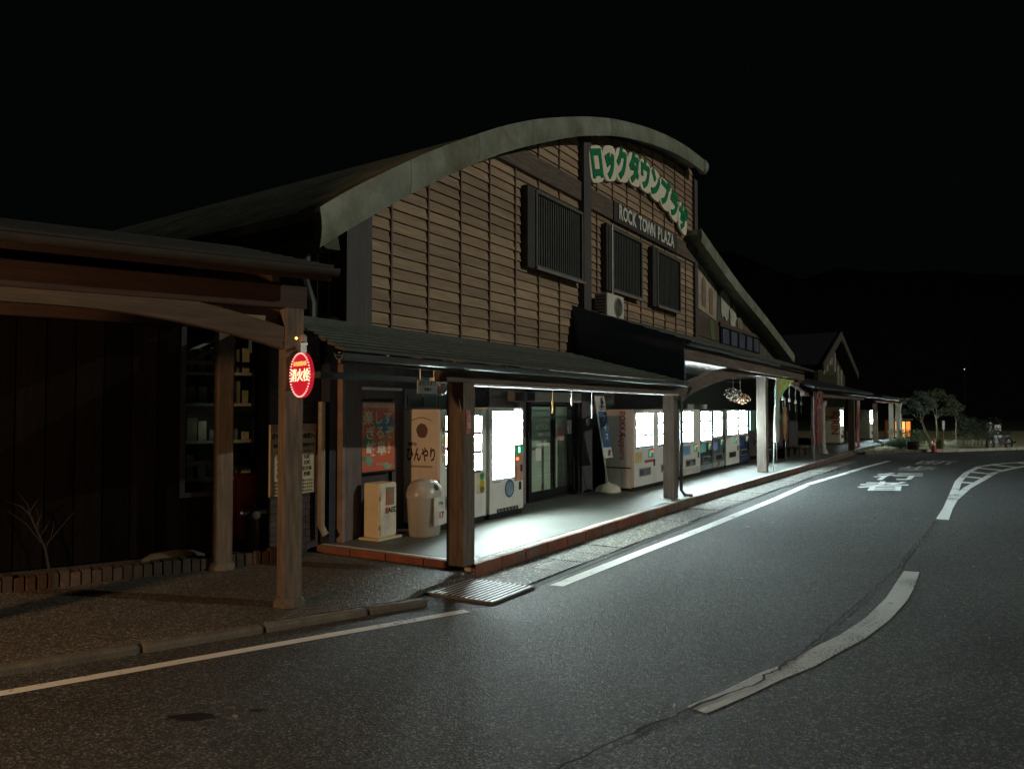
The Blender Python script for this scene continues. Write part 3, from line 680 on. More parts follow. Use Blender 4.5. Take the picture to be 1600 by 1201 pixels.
# ================================================================== canopies along the front
def gutter(mb, s0, s1, d0, d1, z, r=.055):
    """half-round gutter from (s0,d0) to (s1,d1), z = rim"""
    secs = []
    for s, d in ((s0, d0), (s1, d1)):
        q = [(s, d+r*math.cos(a), z+r*math.sin(a)*1.15) for a in [math.pi+math.pi*k/8 for k in range(9)]]
        q += [(s, d+(r-.008)*math.cos(a), z+(r-.008)*math.sin(a)*1.15) for a in [2*math.pi-math.pi*k/8 for k in range(9)]]
        secs.append(q)
    return mb.loft(secs)
def post(parent, s, d, w, z0, z1, foot=False, m=None, bev=.014):
    p = part(MB().box(s-w/2, s+w/2, d-w/2, d+w/2, z0+(.07 if foot else 0), z1), 'post', m or WOOD, parent, bevel=bev, seg=2)
    if foot: part(MB().lathe([(.0, 0), (w*.82, 0), (w*.80, .05), (w*.62, .085), (0, .085)], (s, d, z0), 8), 'footing', GRANITE, p)
    return p
def courses(parent, s0, s1, d0, z0, d1, z1, n, m, name='roof_course', skew=0.):
    """shingle courses stepping up a lean-to roof"""
    for k in range(n):
        a, b = k/n, (k+1.12)/n
        da, db = d0+(d1-d0)*a, d0+(d1-d0)*b; za, zb = z0+(z1-z0)*a, z0+(z1-z0)*b
        part(MB().loft([[(s0+skew*a, da, za-.02), (s0+skew*b, db, zb-.045), (s0+skew*b, db, zb-.012), (s0+skew*a, da, za+.008)], [(s1, da, za-.02), (s1, db, zb-.045), (s1, db, zb-.012), (s1, da, za+.008)]]), name, m, parent)
def arch(parent, s0, s1, d0, d1, zb, zt, m, n=28, name='arch_beam'):
    secs = []
    for i in range(n+1):
        s = s0+(s1-s0)*i/n
        secs.append([(s, d0, zb(s)), (s, d1, zb(s)), (s, d1, zt(s)), (s, d0, zt(s))])
    return part(MB().loft(secs), name, m, parent)
CEIL = mat('ceiling_boards', (.42, .40, .38), .7, var=.25, sc=4, stretch=(.5, 5, 5), rnd=.15, bump=.2)

# first lean-to, over the entrance
ca = froot('entrance_canopy', 'low lean-to canopy over the entrance, its square timber post standing at the near kerb corner', 'canopy', 10.2, 5.3, .15)
courses(ca, 5.32, 15.24, 4.95, 2.53, 7.60, 3.22, 12, TILE, skew=1.5)
g_ = part(gutter(MB(), 5.3, 15.2, 5.0, 5.0, 2.49), 'gutter', GUTTER, ca, smooth=True)
for q in range(9): part(MB().box(5.9+1.12*q, 5.93+1.12*q, 4.93, 5.14, 2.49, 2.502), 'gutter_strap', METAL, g_)
part(MB().box(5.4, 15.26, 5.07, 5.105, 2.40, 2.51), 'fascia_board', WOODH, ca)
part(MB().box(7.3, 15.5, 5.22, 5.40, 2.29, 2.47), 'beam', WOODH, ca, bevel=.01)
part(MB().box(7.66, 15.45, 5.24, 5.38, 2.262, 2.288), 'lit_edge_strip', mat('lit_edge_pale', (.5, .5, .48), .5), ca)  # pale strip paints the machines' light along the beam's underside
post(ca, 7.64, 5.26, .245, .15, 2.29)
post(ca, 15.66, 5.50, .245, .15, 2.29)
for q in range(10):
    x = 7.4+.86*q
    part(MB().loft([[(x, 5.1, 2.42), (x+.06, 5.1, 2.42), (x+.06, 5.1, 2.49), (x, 5.1, 2.49)], [(x, 7.6, 3.04), (x+.06, 7.6, 3.04), (x+.06, 7.6, 3.13), (x, 7.6, 3.13)]]), 'rafter', WOOD, ca)
part(MB().box(7.0, 15.2, 6.9, 7.0, 2.36, 2.44), 'conduit_rail', GUTTER, ca)
part(MB().tube([(15.55, 5.03, 2.43), (15.62, 5.10, 2.30), (15.80, 5.30, 2.16), (15.83, 5.33, .30), (15.86, 5.26, .20), (15.95, 5.14, .19)], .035, 8), 'downpipe', mat('downpipe_dark', (.06, .065, .07), .35, .3), ca, smooth=True)
post_w = ca.children
# things fixed to the near post
hk = ftop(MB().tube([(7.515, 5.20, 2.10), (7.505, 5.18, 2.02), (7.508, 5.17, 1.95)], .008, 6), 'rope_hook', mat('hemp', (.35, .28, .14), .8), 'short frayed rope end hanging high on the near canopy post', 'rope', 7.51, 5.18, 1.95)
pl = ftop(MB().prism([(7.55, 1.69), (7.63, 1.69), (7.655, 1.75), (7.655, 1.90), (7.63, 1.97), (7.55, 1.97), (7.565, 1.9), (7.565, 1.76)], 5.122, 5.136, 1), 'warning_plate', mat('faded_red_plate', (.42, .16, .14), .5), 'small faded red notice plate on the front of the near canopy post', 'notice plate', 7.6, 5.13, 1.69)
text('lettering', '火\n気', .085, mat('plate_white', (.7, .66, .6), .5), pl, (.012, -.011, .14), ext=.001)

# second, higher canopy on arched beams, with a closed dark end
c2 = froot('arched_canopy', 'higher lean-to canopy with a dark closed end and a long arched timber beam', 'canopy', 22.5, 5.4, .15)
courses(c2, 15.32, 28.4, 4.93, 3.36, 7.60, 4.26, 8, TILE)
part(gutter(MB(), 15.28, 28.35, 5.0, 4.86, 3.32), 'gutter', GUTTER, c2, smooth=True)
part(MB().prism([(5.06, 2.50), (5.06, 3.36), (7.62, 4.27), (7.62, 3.20)], 15.27, 15.31, 0), 'end_wall', mat('dark_navy_boarding', (.07, .11, .19), .7, var=.15, sc=3, stretch=(1, 6, .5), bump=.2), c2)
part(MB().box(15.34, 28.3, 5.12, 5.17, 2.98, 3.27), 'fascia_board', WOODH, c2)
zb2 = lambda s: 2.95-.0128*(s-23.6)**2*(1 if s < 23.6 else .75)
arch(c2, 15.8, 30.6, 5.32, 5.48, zb2, lambda s: zb2(s)+.27, WOODH)
part(MB().box(15.35, 28.3, 5.33, 5.47, 3.16, 3.28), 'beam', WOODH, c2)
post(c2, 23.5, 5.44, .27, .15, 2.93)
for q in range(11):
    d = 5.55+.19*q
    part(MB().box(15.36, 28.3, d, d+.165, 3.075, 3.093), 'ceiling_board', CEIL, c2)
# third stretch of roof, further along
c3 = froot('long_canopy', 'low dark canopy roof running on past the red banner post', 'canopy', 36, 5.0, .15)
K3 = [(28.5, 4.86), (36, 4.72), (41.6, 4.45)]
for (a, da), (b, db) in zip(K3, K3[1:]):
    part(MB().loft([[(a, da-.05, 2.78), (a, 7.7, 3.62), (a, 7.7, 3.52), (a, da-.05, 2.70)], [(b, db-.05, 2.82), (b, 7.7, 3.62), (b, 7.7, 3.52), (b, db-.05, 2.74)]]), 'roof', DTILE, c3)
    part(gutter(MB(), a, b, da-.08, db-.08, 2.76), 'gutter', GUTTER, c3, smooth=True)
    part(MB().loft([[(a, da+.3, 2.45), (a, da+.45, 2.45), (a, da+.45, 2.62), (a, da+.3, 2.62)], [(b, db+.3, 2.45), (b, db+.45, 2.45), (b, db+.45, 2.62), (b, db+.3, 2.62)]]), 'beam', WOODH, c3)
post(c3, 31.0, 5.23, .27, .15, 2.45); post(c3, 38.3, 4.92, .27, .15, 2.45)
pc = part(MB().lathe([(0, 0), (.2, 0), (.2, .12), (.12, .2), (.115, 1.9), (.19, 2.05), (.19, 2.2), (0, 2.2)], (34.8, 5.6, .15), 16), 'column', mat('pale_column', (.4, .42, .4), .5), c3, smooth=True)
# far open canopy at the end of the walk
c4 = froot('far_canopy', 'open flat canopy on pale posts at the far end of the pavement', 'canopy', 49, 5, .15)
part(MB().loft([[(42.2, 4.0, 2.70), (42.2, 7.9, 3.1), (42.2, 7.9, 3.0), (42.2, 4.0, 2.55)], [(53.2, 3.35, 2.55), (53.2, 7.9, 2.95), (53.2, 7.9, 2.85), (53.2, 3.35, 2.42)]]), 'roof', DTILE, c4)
part(gutter(MB(), 42.2, 53.2, 3.95, 3.3, 2.60), 'gutter', GUTTER, c4, smooth=True)
part(MB().loft([[(42.3, 4.3, 2.36), (42.3, 4.42, 2.36), (42.3, 4.42, 2.52), (42.3, 4.3, 2.52)], [(53, 3.7, 2.30), (53, 3.82, 2.30), (53, 3.82, 2.44), (53, 3.7, 2.44)]]), 'beam', mat('beam_rose', (.30, .17, .15), .7, var=.2), c4)
PALEP = mat('pale_timber_post', (.40, .36, .27), .7, var=.25, sc=5, stretch=(5, 5, .5), bump=.3)
for s, d, w in ((51.0, 5.25, .26), (49.4, 4.25, .24), (50.9, 4.0, .24)): post(c4, s, d, w, .15, 2.36, m=PALEP)
part(MB().tube([(50.2, 3.78, .1), (50.2, 3.78, 2.5)], .035, 6), 'downpipe', METAL, c4)

# walkway roof on the left, with arched beam
cl = froot('walkway_canopy', 'dark walkway roof on the left with an arched timber beam and orange-lit near post', 'canopy', 0, 8.5, .06, a='B')
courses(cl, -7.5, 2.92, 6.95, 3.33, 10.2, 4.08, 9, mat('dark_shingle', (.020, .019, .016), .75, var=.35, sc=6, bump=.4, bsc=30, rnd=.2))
part(gutter(MB(), -7.5, 2.97, 6.97, 6.97, 3.30, .06), 'gutter', mat('dull_gutter', (.032, .03, .026), .6, .1, var=.3, sc=5), cl, smooth=True)
part(MB().box(-7.5, 2.93, 7.04, 7.08, 3.20, 3.34), 'fascia_board', WOODRED, cl)
part(MB().box(-7.5, 2.86, 7.46, 7.60, 2.96, 3.19), 'eave_beam', WOODRED, cl, bevel=.01)
zbl = lambda s: 2.845-.072*max(0, abs(s-.45)-.2)**2
arch(cl, -2.0, 2.63, 7.47, 7.59, zbl, lambda s: zbl(s)+.215, mat('arch_timber', (.072, .053, .036), .75, var=.35, sc=5, stretch=(.5, 5, 5), bump=.4, bsc=30))
post(cl, 2.73, 7.55, .19, .06, 2.97, True); post(cl, 2.69, 9.73, .19, .06, 2.95, True); post(cl, -1.9, 7.55, .19, .06, 2.97, True); post(cl, -1.9, 9.73, .19, .06, 2.95, True)
part(MB().prism([(2.12, 2.95), (2.63, 2.70), (2.63, 3.03), (2.12, 3.03)], 7.62, 7.66, 1), 'lit_ceiling_board', mat('lit_ceiling_timber', (.34, .22, .12), .7, var=.2, sc=5), cl)  # added pale board in place of the lamplit patch of ceiling
part(MB().prism([(7.6, 3.15), (10.1, 3.15), (10.1, 3.9), (7.6, 3.3)], 2.55, 2.62, 0), 'end_board', WOODRED, cl)
for q in range(9): part(MB().loft([[(-7+1.2*q, 7.1, 3.22), (-6.93+1.2*q, 7.1, 3.22), (-6.93+1.2*q, 7.1, 3.30), (-7+1.2*q, 7.1, 3.30)], [(-7+1.2*q, 10.1, 3.88), (-6.93+1.2*q, 10.1, 3.88), (-6.93+1.2*q, 10.1, 3.98), (-7+1.2*q, 10.1, 3.98)]]), 'rafter', WOODRED, cl)
part(MB().box(2.60, 2.78, 9.66, 9.80, 2.96, 3.1).box(-2., 2.6, 9.66, 9.80, 2.96, 3.1), 'back_beam', WOODRED, cl)
# unlit wing behind the walkway: boarded wall, tall window with shelves inside
wg = froot('left_wing', 'unlit boarded wing behind the walkway with a tall window showing stocked shelves', 'building', 0, 12.2, .1, a='B')
part(MB().box(-9, 2.36, 10.5, 10.7, .1, 4.0), 'wall', mat('shade_black_boarding', (.003, .0026, .0026), .95, var=.5, sc=3, stretch=(6, 6, .4), spec=.05), wg)  # near-black boards carry the shade under the walkway roof in their colour
part(MB().box(3.35, 3.9, 10.5, 10.7, .1, 4.0), 'wall', mat('shade_black_boarding', (.02, .017, .015)), wg)
part(MB().box(2.36, 3.35, 10.5, 10.7, .1, .86), 'wall', mat('shade_black_boarding', (.02, .017, .015)), wg)
part(MB().box(2.36, 3.35, 10.5, 10.7, 3.1, 4.0), 'wall', mat('shade_black_boarding', (.02, .017, .015)), wg)
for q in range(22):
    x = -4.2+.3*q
    part(MB().box(x, x+.285, 10.475, 10.498, .16, 3.9), 'cladding_board', mat('shade_black_strip', (.004, .0032, .0032), .95, var=.4, sc=3, stretch=(6, 6, .4), rnd=.5, spec=.05), wg)
wf = part(MB().box(2.36, 2.42, 10.45, 10.6, .86, 3.1).box(3.29, 3.35, 10.45, 10.6, .86, 3.1).box(2.42, 3.29, 10.45, 10.6, .86, .92).box(2.42, 3.29, 10.45, 10.6, 3.04, 3.1).box(2.42, 3.29, 10.46, 10.58, 2.55, 2.60).box(2.42, 3.29, 10.46, 10.58, 1.87, 1.92).box(2.42, 3.29, 10.46, 10.58, 1.26, 1.31), 'window', DKFRAME, wg)
part(MB().box(2.42, 3.29, 10.52, 10.526, .92, 3.04), 'pane', GLASS, wf)
SHELF = mat('shelf_grey', (.34, .34, .28), .6)
part(MB().box(2.3, 3.5, 11.25, 11.28, .3, 3.2), 'back_panel', mat('shop_dark', (.10, .10, .085), .8), wf)
for z in (1.02, 1.52, 2.02, 2.44): part(MB().box(2.32, 3.45, 10.85, 11.24, z, z+.04), 'shelf', SHELF, wf)
random.seed(11)
for z in (1.062, 1.562, 2.062, 2.482):
    for q in range(7):
        x = 2.40+.145*q; h = random.uniform(.1, .34)
        part(MB().box(x, x+random.uniform(.06, .13), 10.92, 11.1, z, z+h), 'stock_item', mat('stock_%d' % (q % 4), [(.45, .45, .4), (.2, .22, .16), (.34, .3, .2), (.12, .13, .12)][q % 4], .6), wf)
part(MB().tube([(2.5, 10.9, 2.72), (3.05, 10.9, 3.0)], .02, 6).tube([(2.55, 10.9, 2.62), (3.15, 10.9, 2.92)], .02, 6), 'display_rod', SHELF, wf)

# ================================================================== vending machines
DRINK = [mat_emit('glow_drink_%d' % i, c, 30.) for i, c in enumerate([(1, .62, .45), (.55, .95, .6), (.5, .7, 1), (1, .9, .5), (1, .8, .8), (.95, .95, .95)])]  # samples glow themselves, in place of tube light falling on them
def vending(label, s0, s1, df, h=1.83, dep=.72, body=WHITE, front=None, disp=None, rows=3, per=6, lit=LIT, lower=None, btn=True, extra=None, ang=None):
    w = s1-s0; front = front or body
    r = thing('vending_machine', label, 'vending machine', F(s0, df, .15), ROT_A if ang is None else ang, 'drink vending machines along the shop front')
    B = MB().box(0, w, .07, dep, .06, h); 
    part_ = B.build('cabinet', body, r, bevel=.012)
    for x in (.05, w-.12):
        for y in (.1, dep-.12): MB().lathe([(.025, 0), (.03, .0), (.03, .065), (0, .065)], (x+.035, y, 0), 8).build('foot', BLACK, r)
    x0, x1, z0, z1 = disp
    D = MB()
    D.box(0, x0, 0, .068, .09, h-.004).box(x1, w, 0, .068, .09, h-.004).box(x0, x1, 0, .068, z1, h-.004).box(x0, x1, 0, .068, .09, z0)
    door_ = D.build('door', front, r, bevel=.006)
    if z0-.62 > .1: pass
    MB().box(x0, x1, .055, .066, z0, z1).build('display_panel', lit, r)
    fr_ = MB(); t = .016
    fr_.box(x0-t, x1+t, -.012, -.001, z0-t, z0).box(x0-t, x1+t, -.012, -.001, z1, z1+t).box(x0-t, x0, -.012, -.001, z0, z1).box(x1, x1+t, -.012, -.001, z0, z1)
    fr_.build('display_frame', mat('bright_trim', (.6, .61, .6), .3, .3), r)
    MB().box(x0, x1, -.004, -.001, z0, z1).build('pane', GLASS, r)
    hh = (z1-z0)/rows
    for k in range(rows):
        z = z0+hh*k
        if lit.name != 'lit_display_bright': MB().box(x0, x1, .006, .05, z+.003, z+.05).build('display_shelf', mat('shelf_strip_grey', (.2, .2, .22), .5), r)
        for q in range(per):
            cx = x0+(x1-x0)*(q+.5)/per; rad = min(.030, (x1-x0)/per*.36)
            hgt = (hh-.06)*random.uniform(.62, .82)
            MB().lathe([(rad*.9, 0), (rad, .01), (rad, hgt*.66), (rad*.45, hgt*.86), (rad*.42, hgt), (0, hgt)], (cx, .03, z+.052), 8, sy=.6).build('drink_sample', random.choice(DRINK), r)
        if btn:
            for q in range(per):
                cx = x0+(x1-x0)*(q+.5)/per
                MB().box(cx-.022, cx+.022, -.0, .0055, z+.014, z+.040).build('button', random.choice([REDINK, mat('button_blue', (.05, .12, .4), .4)]), r)
    if lower != 'plain':
        # coin panel, note slot, return lever, delivery flap, kick plate
        cx = w*.72
        MB().box(cx-.13, cx+.16, -.014, -.001, z0-.24, z0-.03).build('coin_panel', mat('coin_panel_grey', (.30, .31, .32), .4), r, bevel=.003)
        MB().box(cx-.10, cx-.02, -.022, -.0145, z0-.20, z0-.08).build('note_slot', mat_emit('note_slot_green', (.05, .75, .35), .8), r)
        MB().box(cx+.03, cx+.12, -.022, -.0145, z0-.11, z0-.07).build('price_readout', mat_emit('readout_red', (1, .12, .05), 1.6), r)
        MB().box(cx+.04, cx+.10, -.022, -.0145, z0-.21, z0-.15).build('coin_slot', METAL, r)
        MB().box(w*.2, w*.72, -.012, -.001, .30, .50).build('delivery_surround', mat('flap_frame', (.35, .36, .36), .4), r, bevel=.004)
        MB().box(w*.23, w*.69, -.020, -.0125, .325, .475).build('delivery_flap', mat('flap_dark', (.03, .032, .035), .25), r)
        MB().box(w*.86, w*.90, -.02, -.001, .5, .66).build('lock_handle', BLACK, r)
    MB().box(.02, w-.02, .02, .069, .0, .085).build('kick_plate', BLACK, r)
    if extra: extra(r, w, h, dep)
    return r

def m1(r, w, h, dep):       # lettering on the side that faces the camera
    text('side_lettering', 'ひんやり', .235, BLACKINK, r, (-.002, dep*.50, 1.12), SIDE, bold=.006, sx=.62)
    text('side_lettering', '飛騨の', .06, mat('deep_green_ink', (.02, .08, .05), .6), r, (-.002, dep*.74, 1.285), SIDE, bold=.002)
    # a sepia print: bowl-shaped blot under an arched line
    pts = []
    for q in range(26):
        a = 2*math.pi*q/26; rr = .115*(1+.22*mnoise.noise(Vector((2*math.cos(a), 2*math.sin(a), 4))))
        pts.append((dep*.48-rr*math.cos(a)*.95, 1.50+rr*math.sin(a)))
    MB().prism(pts, -.0025, -.0005, 0).build('side_print', DARKINK, r)
    A = [(-.0025, dep*.5+.19-.38*t, 1.66+.045*math.sin(math.pi*t)) for t in [i/12 for i in range(13)]]
    MB().strip(A, [(x, y, z-.012) for x, y, z in A]).build('side_print', DARKINK, r)
    MB().box(-.004, -.0005, dep*.2, dep*.78, .935, .965).build('side_print', mat('print_grey', (.35, .30, .27), .6), r)
    for q in range(5): MB().box(.055, .098, -.003, -.001, 1.02+.14*q, 1.13+.14*q).build('door_print', [mat('print_yellow', (.6, .5, .05), .5), mat('print_orange', (.5, .16, .04), .5)][q % 2], r)
v1 = vending('beige vending machine with ひんやり written on its side, behind the grey bin', 9.62, 10.26, 7.0, h=1.83, body=OFFWHITE, front=WHITE, disp=(.13, .52, .93, 1.72), rows=3, per=3, extra=m1)
def m2(r, w, h, dep):
    MB().box(.30, w-.03, -.003, -.001, .46, .80).build('door_print', mat('print_cream', (.62, .55, .3), .5), r)
    for z, c in ((.74, (.02, .25, .12)), (.62, (.55, .42, .03)), (.53, (.25, .14, .05))):
        MB().lathe([(0, 0), (.065, 0), (.065, .002), (0, .002)], (0, 0, 0), 14).build('door_print', mat('print_%d' % int(z*100), c, .5), r, loc=(w-.13, -.0045, z)).rotation_euler.x = R(90)
v2 = vending('white vending machine half hidden by the near post, with yellow fruit pictures', 10.28, 10.86, 6.97, disp=(.06, .43, .80, 1.72), rows=3, per=3, extra=m2, lower='plain')
def m3(r, w, h, dep):
    o = MB().lathe([(0, 0), (.155, 0), (.155, .003), (0, .003)], (0, 0, 0), 28).build('round_emblem', mat('emblem_blue', (.03, .085, .17), .4), r, loc=(w*.565, -.0045, .47)); o.rotation_euler.x = R(90)
    o = MB().lathe([(.10, 0), (.12, 0), (.12, .002), (.10, .002)], (0, 0, 0), 28).build('emblem_ring', mat('emblem_pale', (.2, .28, .36), .4), r, loc=(w*.565, -.0085, .47)); o.rotation_euler.x = R(90)
    MB().box(w*.565-.10, w*.565+.10, -.0095, -.0075, .49, .52).build('emblem_bar', mat('emblem_pale', (.2, .28, .36)), r)
    x0 = .80; z0 = .58
    MB().box(x0, w-.015, -.012, -.001, z0, 1.21).build('control_panel', mat('control_pink', (.42, .24, .2), .5), r, bevel=.003)
    MB().box(x0+.02, w-.03, -.018, -.0125, 1.05, 1.19).build('green_panel', mat_emit('panel_green', (.02, .35, .14), .6), r)
    MB().box(x0+.11, x0+.16, -.022, -.0185, 1.07, 1.17).build('green_light', mat_emit('green_light', (.5, 1, .75), 3), r)
    MB().box(x0+.04, x0+.12, -.022, -.0125, .94, .99).build('red_light', mat_emit('red_light', (1, .18, .05), 2.5), r)
    MB().box(x0+.19, x0+.25, -.022, -.0125, .74, .86).build('coin_slot', BLACK, r)
    for q in range(2): MB().box(x0+.05, x0+.14, -.018, -.0125, .62+.13*q, .72+.13*q).build('notice', mat('notice_orange', (.5, .2, .1), .6), r)
    MB().box(w*.86, w*.92, -.012, -.001, .42, .56).build('label', BLACK, r)
    MB().box(w*.2, w*.82, -.012, -.001, .09, .155).build('delivery_slot', BLACK, r)
    for q in range(6): MB().box(w*(.22+.1*q), w*(.27+.1*q), -.016, -.0125, .10, .145).build('slot_flap', mat('flap_grey', (.2, .2, .2), .4), r)
    MB().box(.1, .34, -.003, -.001, .60, .615).build('door_print', mat('print_grey2', (.2, .2, .2), .5), r)
v3 = vending('large white vending machine with a fully glowing front and a blue round emblem', 10.94, 12.05, 6.95, h=1.86, disp=(.07, .78, .66, 1.79), rows=4, per=7, extra=m3, lower='plain', btn=False, lit=mat_emit('lit_display_bright', (.9, 1, .97), 150))
# the glowing front of the large machine also runs on above its control panel
MB().box(.80, 1.06, -.008, -.001, 1.23, 1.79).build('display_panel', MATS['lit_display_bright'], v3)
def m4(r, w, h, dep):
    for wd, zc, sz in (('POKKA', 1.50, .20), ('Sapporo', .985, .20)):
        text('side_lettering', wd, sz, REDINK, r, (-.002, dep*.40, zc), (R(90), R(90), R(-90)), bold=.004, sx=.86)
    MB().box(-.004, .0, .08, dep, .50, .53).build('side_seam', BLACK, r)
    MB().box(-.003, .0, dep*.42, dep*.43, .08, .5).build('side_seam', mat('seam_brown', (.2, .17, .14), .6), r)
    MB().box(.05, .45, -.004, -.001, .62, .86).build('door_print', mat('print_gold', (.55, .45, .2), .5), r)
    MB().box(.62, 1.25, -.004, -.001, .60, .66).build('door_print', mat('print_maroon', (.3, .03, .04), .5), r)
v4 = vending('vending machine with red POKKA Sapporo lettering on its pale side', 16.40, 17.80, 6.60, body=OFFWHITE, front=WHITE, disp=(.12, 1.18, .94, 1.74), rows=3, per=9, extra=m4)
def lowpic(c1, c2):
    def f(r, w, h, dep):
        MB().box(.08, w*.45, -.003, -.001, .62, .86).build('door_print', mat('pr_%s' % str(c1), c1, .5), r)
        MB().box(.06, w-.06, -.003, -.001, .12, .26).build('door_print', mat('pr_%s' % str(c2), c2, .5), r)
    return f
v5 = vending('white vending machine mostly hidden behind the second square post', 17.86, 19.32, 6.62, disp=(.12, 1.40, .94, 1.74), rows=3, per=9, lit=LITC)
v6 = vending('white vending machine just right of the second post, with a pale blue panel', 19.80, 21.42, 6.66, disp=(.14, .98, .92, 1.76), rows=3, per=6, lit=LITC, extra=lowpic((.15, .3, .55), (.55, .54, .5)))
v7 = vending('dark teal vending machine with a glowing front, third from the second post', 21.50, 22.76, 6.70, body=NAVY, front=mat('teal_black', (.012, .03, .04), .3), disp=(.12, 1.10, .90, 1.76), rows=3, per=7, lit=LITC, extra=lowpic((.2, .55, .5), (.25, .3, .34)))
v8 = vending('black and grey vending machine between the teal one and the cream one', 22.80, 24.1, 6.72, body=BLACK, front=mat('grey_front', (.12, .13, .14), .35), disp=(.1, .98, .98, 1.76), rows=3, per=7, lit=LITC, extra=lowpic((.2, .35, .7), (.4, .4, .38)))
v9 = vending('cream vending machine with a dark square delivery flap near the last lit front', 24.3, 25.86, 6.74, body=CREAM, front=WHITE, disp=(.2, 1.3, .98, 1.78), rows=3, per=8, lit=LITC)
v10 = vending('navy blue vending machine at the far end of the lit row, beside the third post', 25.9, 27.4, 6.78, body=NAVY, front=NAVY, disp=(.1, 1.15, .98, 1.78), rows=3, per=8, lit=LITC, extra=lowpic((.03, .06, .2), (.02, .04, .12)))
for i, (s, wd) in enumerate(((20.2, .9), (22.0, .6), (23.3, .6))):
    ftop(MB().box(s, s+wd, 7.2, 7.23, 1.985, 2.13), 'top_placard', mat('placard_%d' % i, [(.45, .2, .2), (.35, .36, .36), (.36, .34, .36)][i], .6), ['red and white placard on top of the white vending machine right of the second post', 'grey placard standing on top of the teal vending machine', 'mauve placard standing on top of the black vending machine'][i], 'placard', s, 7.2, 1.985)
# two machines further along under the long canopy, one under the open canopy
def m11(r, w, h, dep):
    text('side_lettering', 'KIRIN', .50, REDINK, r, (-.003, dep*.38, 1.12), (R(90), R(90), R(-90)), bold=.008, sx=.98)
v11 = vending('pale vending machine with red letters KIRIN down its side, beyond the red banner', 44.3, 45.6, 6.25, body=CREAM, front=WHITE, disp=(.1, 1.0, .9, 1.78), rows=3, per=6, lit=LITC, extra=m11, h=1.95)
v12 = vending('pale green vending machine with a bright strip display under the far open canopy', 52.4, 53.7, 5.7, body=mat('pale_green_enamel', (.5, .58, .46), .45, var=.08), front=WHITE, disp=(.08, 1.15, .95, 1.76), rows=3, per=6, lit=LITC, ang=ROT_A-R(14))

# ================================================================== things standing and hanging along the walk
# poster in a frame
po = froot('tourism_poster', 'red tourism poster with white brush lettering in a dark frame above the first-aid box', 'poster', 8.92, 7.60, 1.07)
part(MB().box(8.53, 9.31, 7.615, 7.65, 1.04, 2.11), 'frame', DKFRAME, po, bevel=.006)
def mat_poster():
    m = mat('poster_print', (.42, .10, .07), .5, var=.2, sc=3)
    n, l = m.node_tree.nodes, m.node_tree.links; b = n['Principled BSDF']
    tc = n.new('ShaderNodeTexCoord'); nz = n.new('ShaderNodeTexNoise'); nz.inputs['Scale'].default_value = 2.1; nz.inputs['Detail'].default_value = 2
    l.new(tc.outputs['Object'], nz.inputs['Vector'])
    cr_ = n.new('ShaderNodeValToRGB'); cr_.color_ramp.interpolation = 'CONSTANT'
    e = cr_.color_ramp.elements; e[0].position = 0; e[0].color = (.10, .25, .12, 1); e[1].position = .36; e[1].color = (.62, .13, .07, 1)
    for p, c in ((.52, (.68, .24, .10, 1)), (.60, (.60, .14, .09, 1)), (.66, (.12, .40, .56, 1))):
        q = e.new(p); q.color = c
    l.new(nz.outputs['Fac'], cr_.inputs[0]); l.new(cr_.outputs[0], b.inputs['Base Color']); return m
part(MB().box(8.555, 9.285, 7.608, 7.614, 1.07, 2.08), 'poster_sheet', mat_poster(), po)
PW = mat('poster_white', (.75, .70, .58), .6, var=.05)
def disc(mbr, cx, cz, rx, rz, d0, d1): return MB().prism([(cx+rx*math.cos(2*math.pi*q/18)*(1+.12*math.sin(3*2*math.pi*q/18)), cz+rz*math.sin(2*math.pi*q/18)) for q in range(18)], d0, d1, 1)
part(disc(0, 9.10, 1.72, .16, .13, 0, 0) if False else disc(0, 9.11, 1.74, .15, .14, 7.6045, 7.6078), 'printed_shape', mat('poster_blue', (.05, .22, .42), .5), po)
part(disc(0, 8.68, 1.50, .10, .10, 7.6045, 7.6078), 'printed_shape', mat('poster_green', (.05, .22, .09), .5), po)
part(disc(0, 8.70, 1.22, .08, .07, 7.6045, 7.6078), 'printed_shape', mat('poster_mint', (.2, .42, .3), .5), po)
part(disc(0, 9.12, 1.13, .10, .04, 7.6045, 7.6078), 'printed_shape', mat('poster_mint', (.2, .42, .3)), po)
part(MB().box(8.57, 9.27, 7.6045, 7.6078, 2.0, 2.07), 'printed_shape', mat('poster_cream', (.6, .42, .33), .6), po)
ptext('lettering', '楽しす', .215, PW, po, (8.90, 7.602, 1.84), bold=.004); ptext('lettering', 'ぎるぞ', .215, PW, po, (8.94, 7.602, 1.62), bold=.004); ptext('lettering', '岐阜！', .225, PW, po, (8.97, 7.602, 1.39), bold=.006)
ptext('lettering', 'GIFU JAPAN', .05, PW, po, (8.98, 7.602, 1.17))
# first-aid box
ae = froot('defibrillator_box', 'cream cabinet on a plinth marked AED, with a small window, under the red poster', 'first-aid box', 8.6, 7.25, .15)
part(MB().box(8.36, 8.90, 7.12, 7.50, .15, .18), 'plinth', CREAM, ae, bevel=.008)
part(MB().box(8.43, 8.80, 7.18, 7.46, .181, .94), 'cabinet', CREAM, ae, bevel=.012)
dr_ = part(MB().box(8.445, 8.785, 7.162, 7.179, .21, .925), 'door', mat('door_pale', (.70, .66, .54), .45), ae, bevel=.006)
part(MB().box(8.55, 8.73, 7.156, 7.161, .63, .88), 'window', mat('aed_window', (.26, .23, .17), .25), dr_)
part(MB().prism([(8.56, .64), (8.66, .64), (8.61, .85), (8.565, .85)], 7.152, 7.1555, 1), 'device', mat('aed_red', (.45, .10, .07), .5), dr_)
ptext('lettering', 'AED', .105, BLACKINK, dr_, (8.70, 7.159, .555), bold=.002)
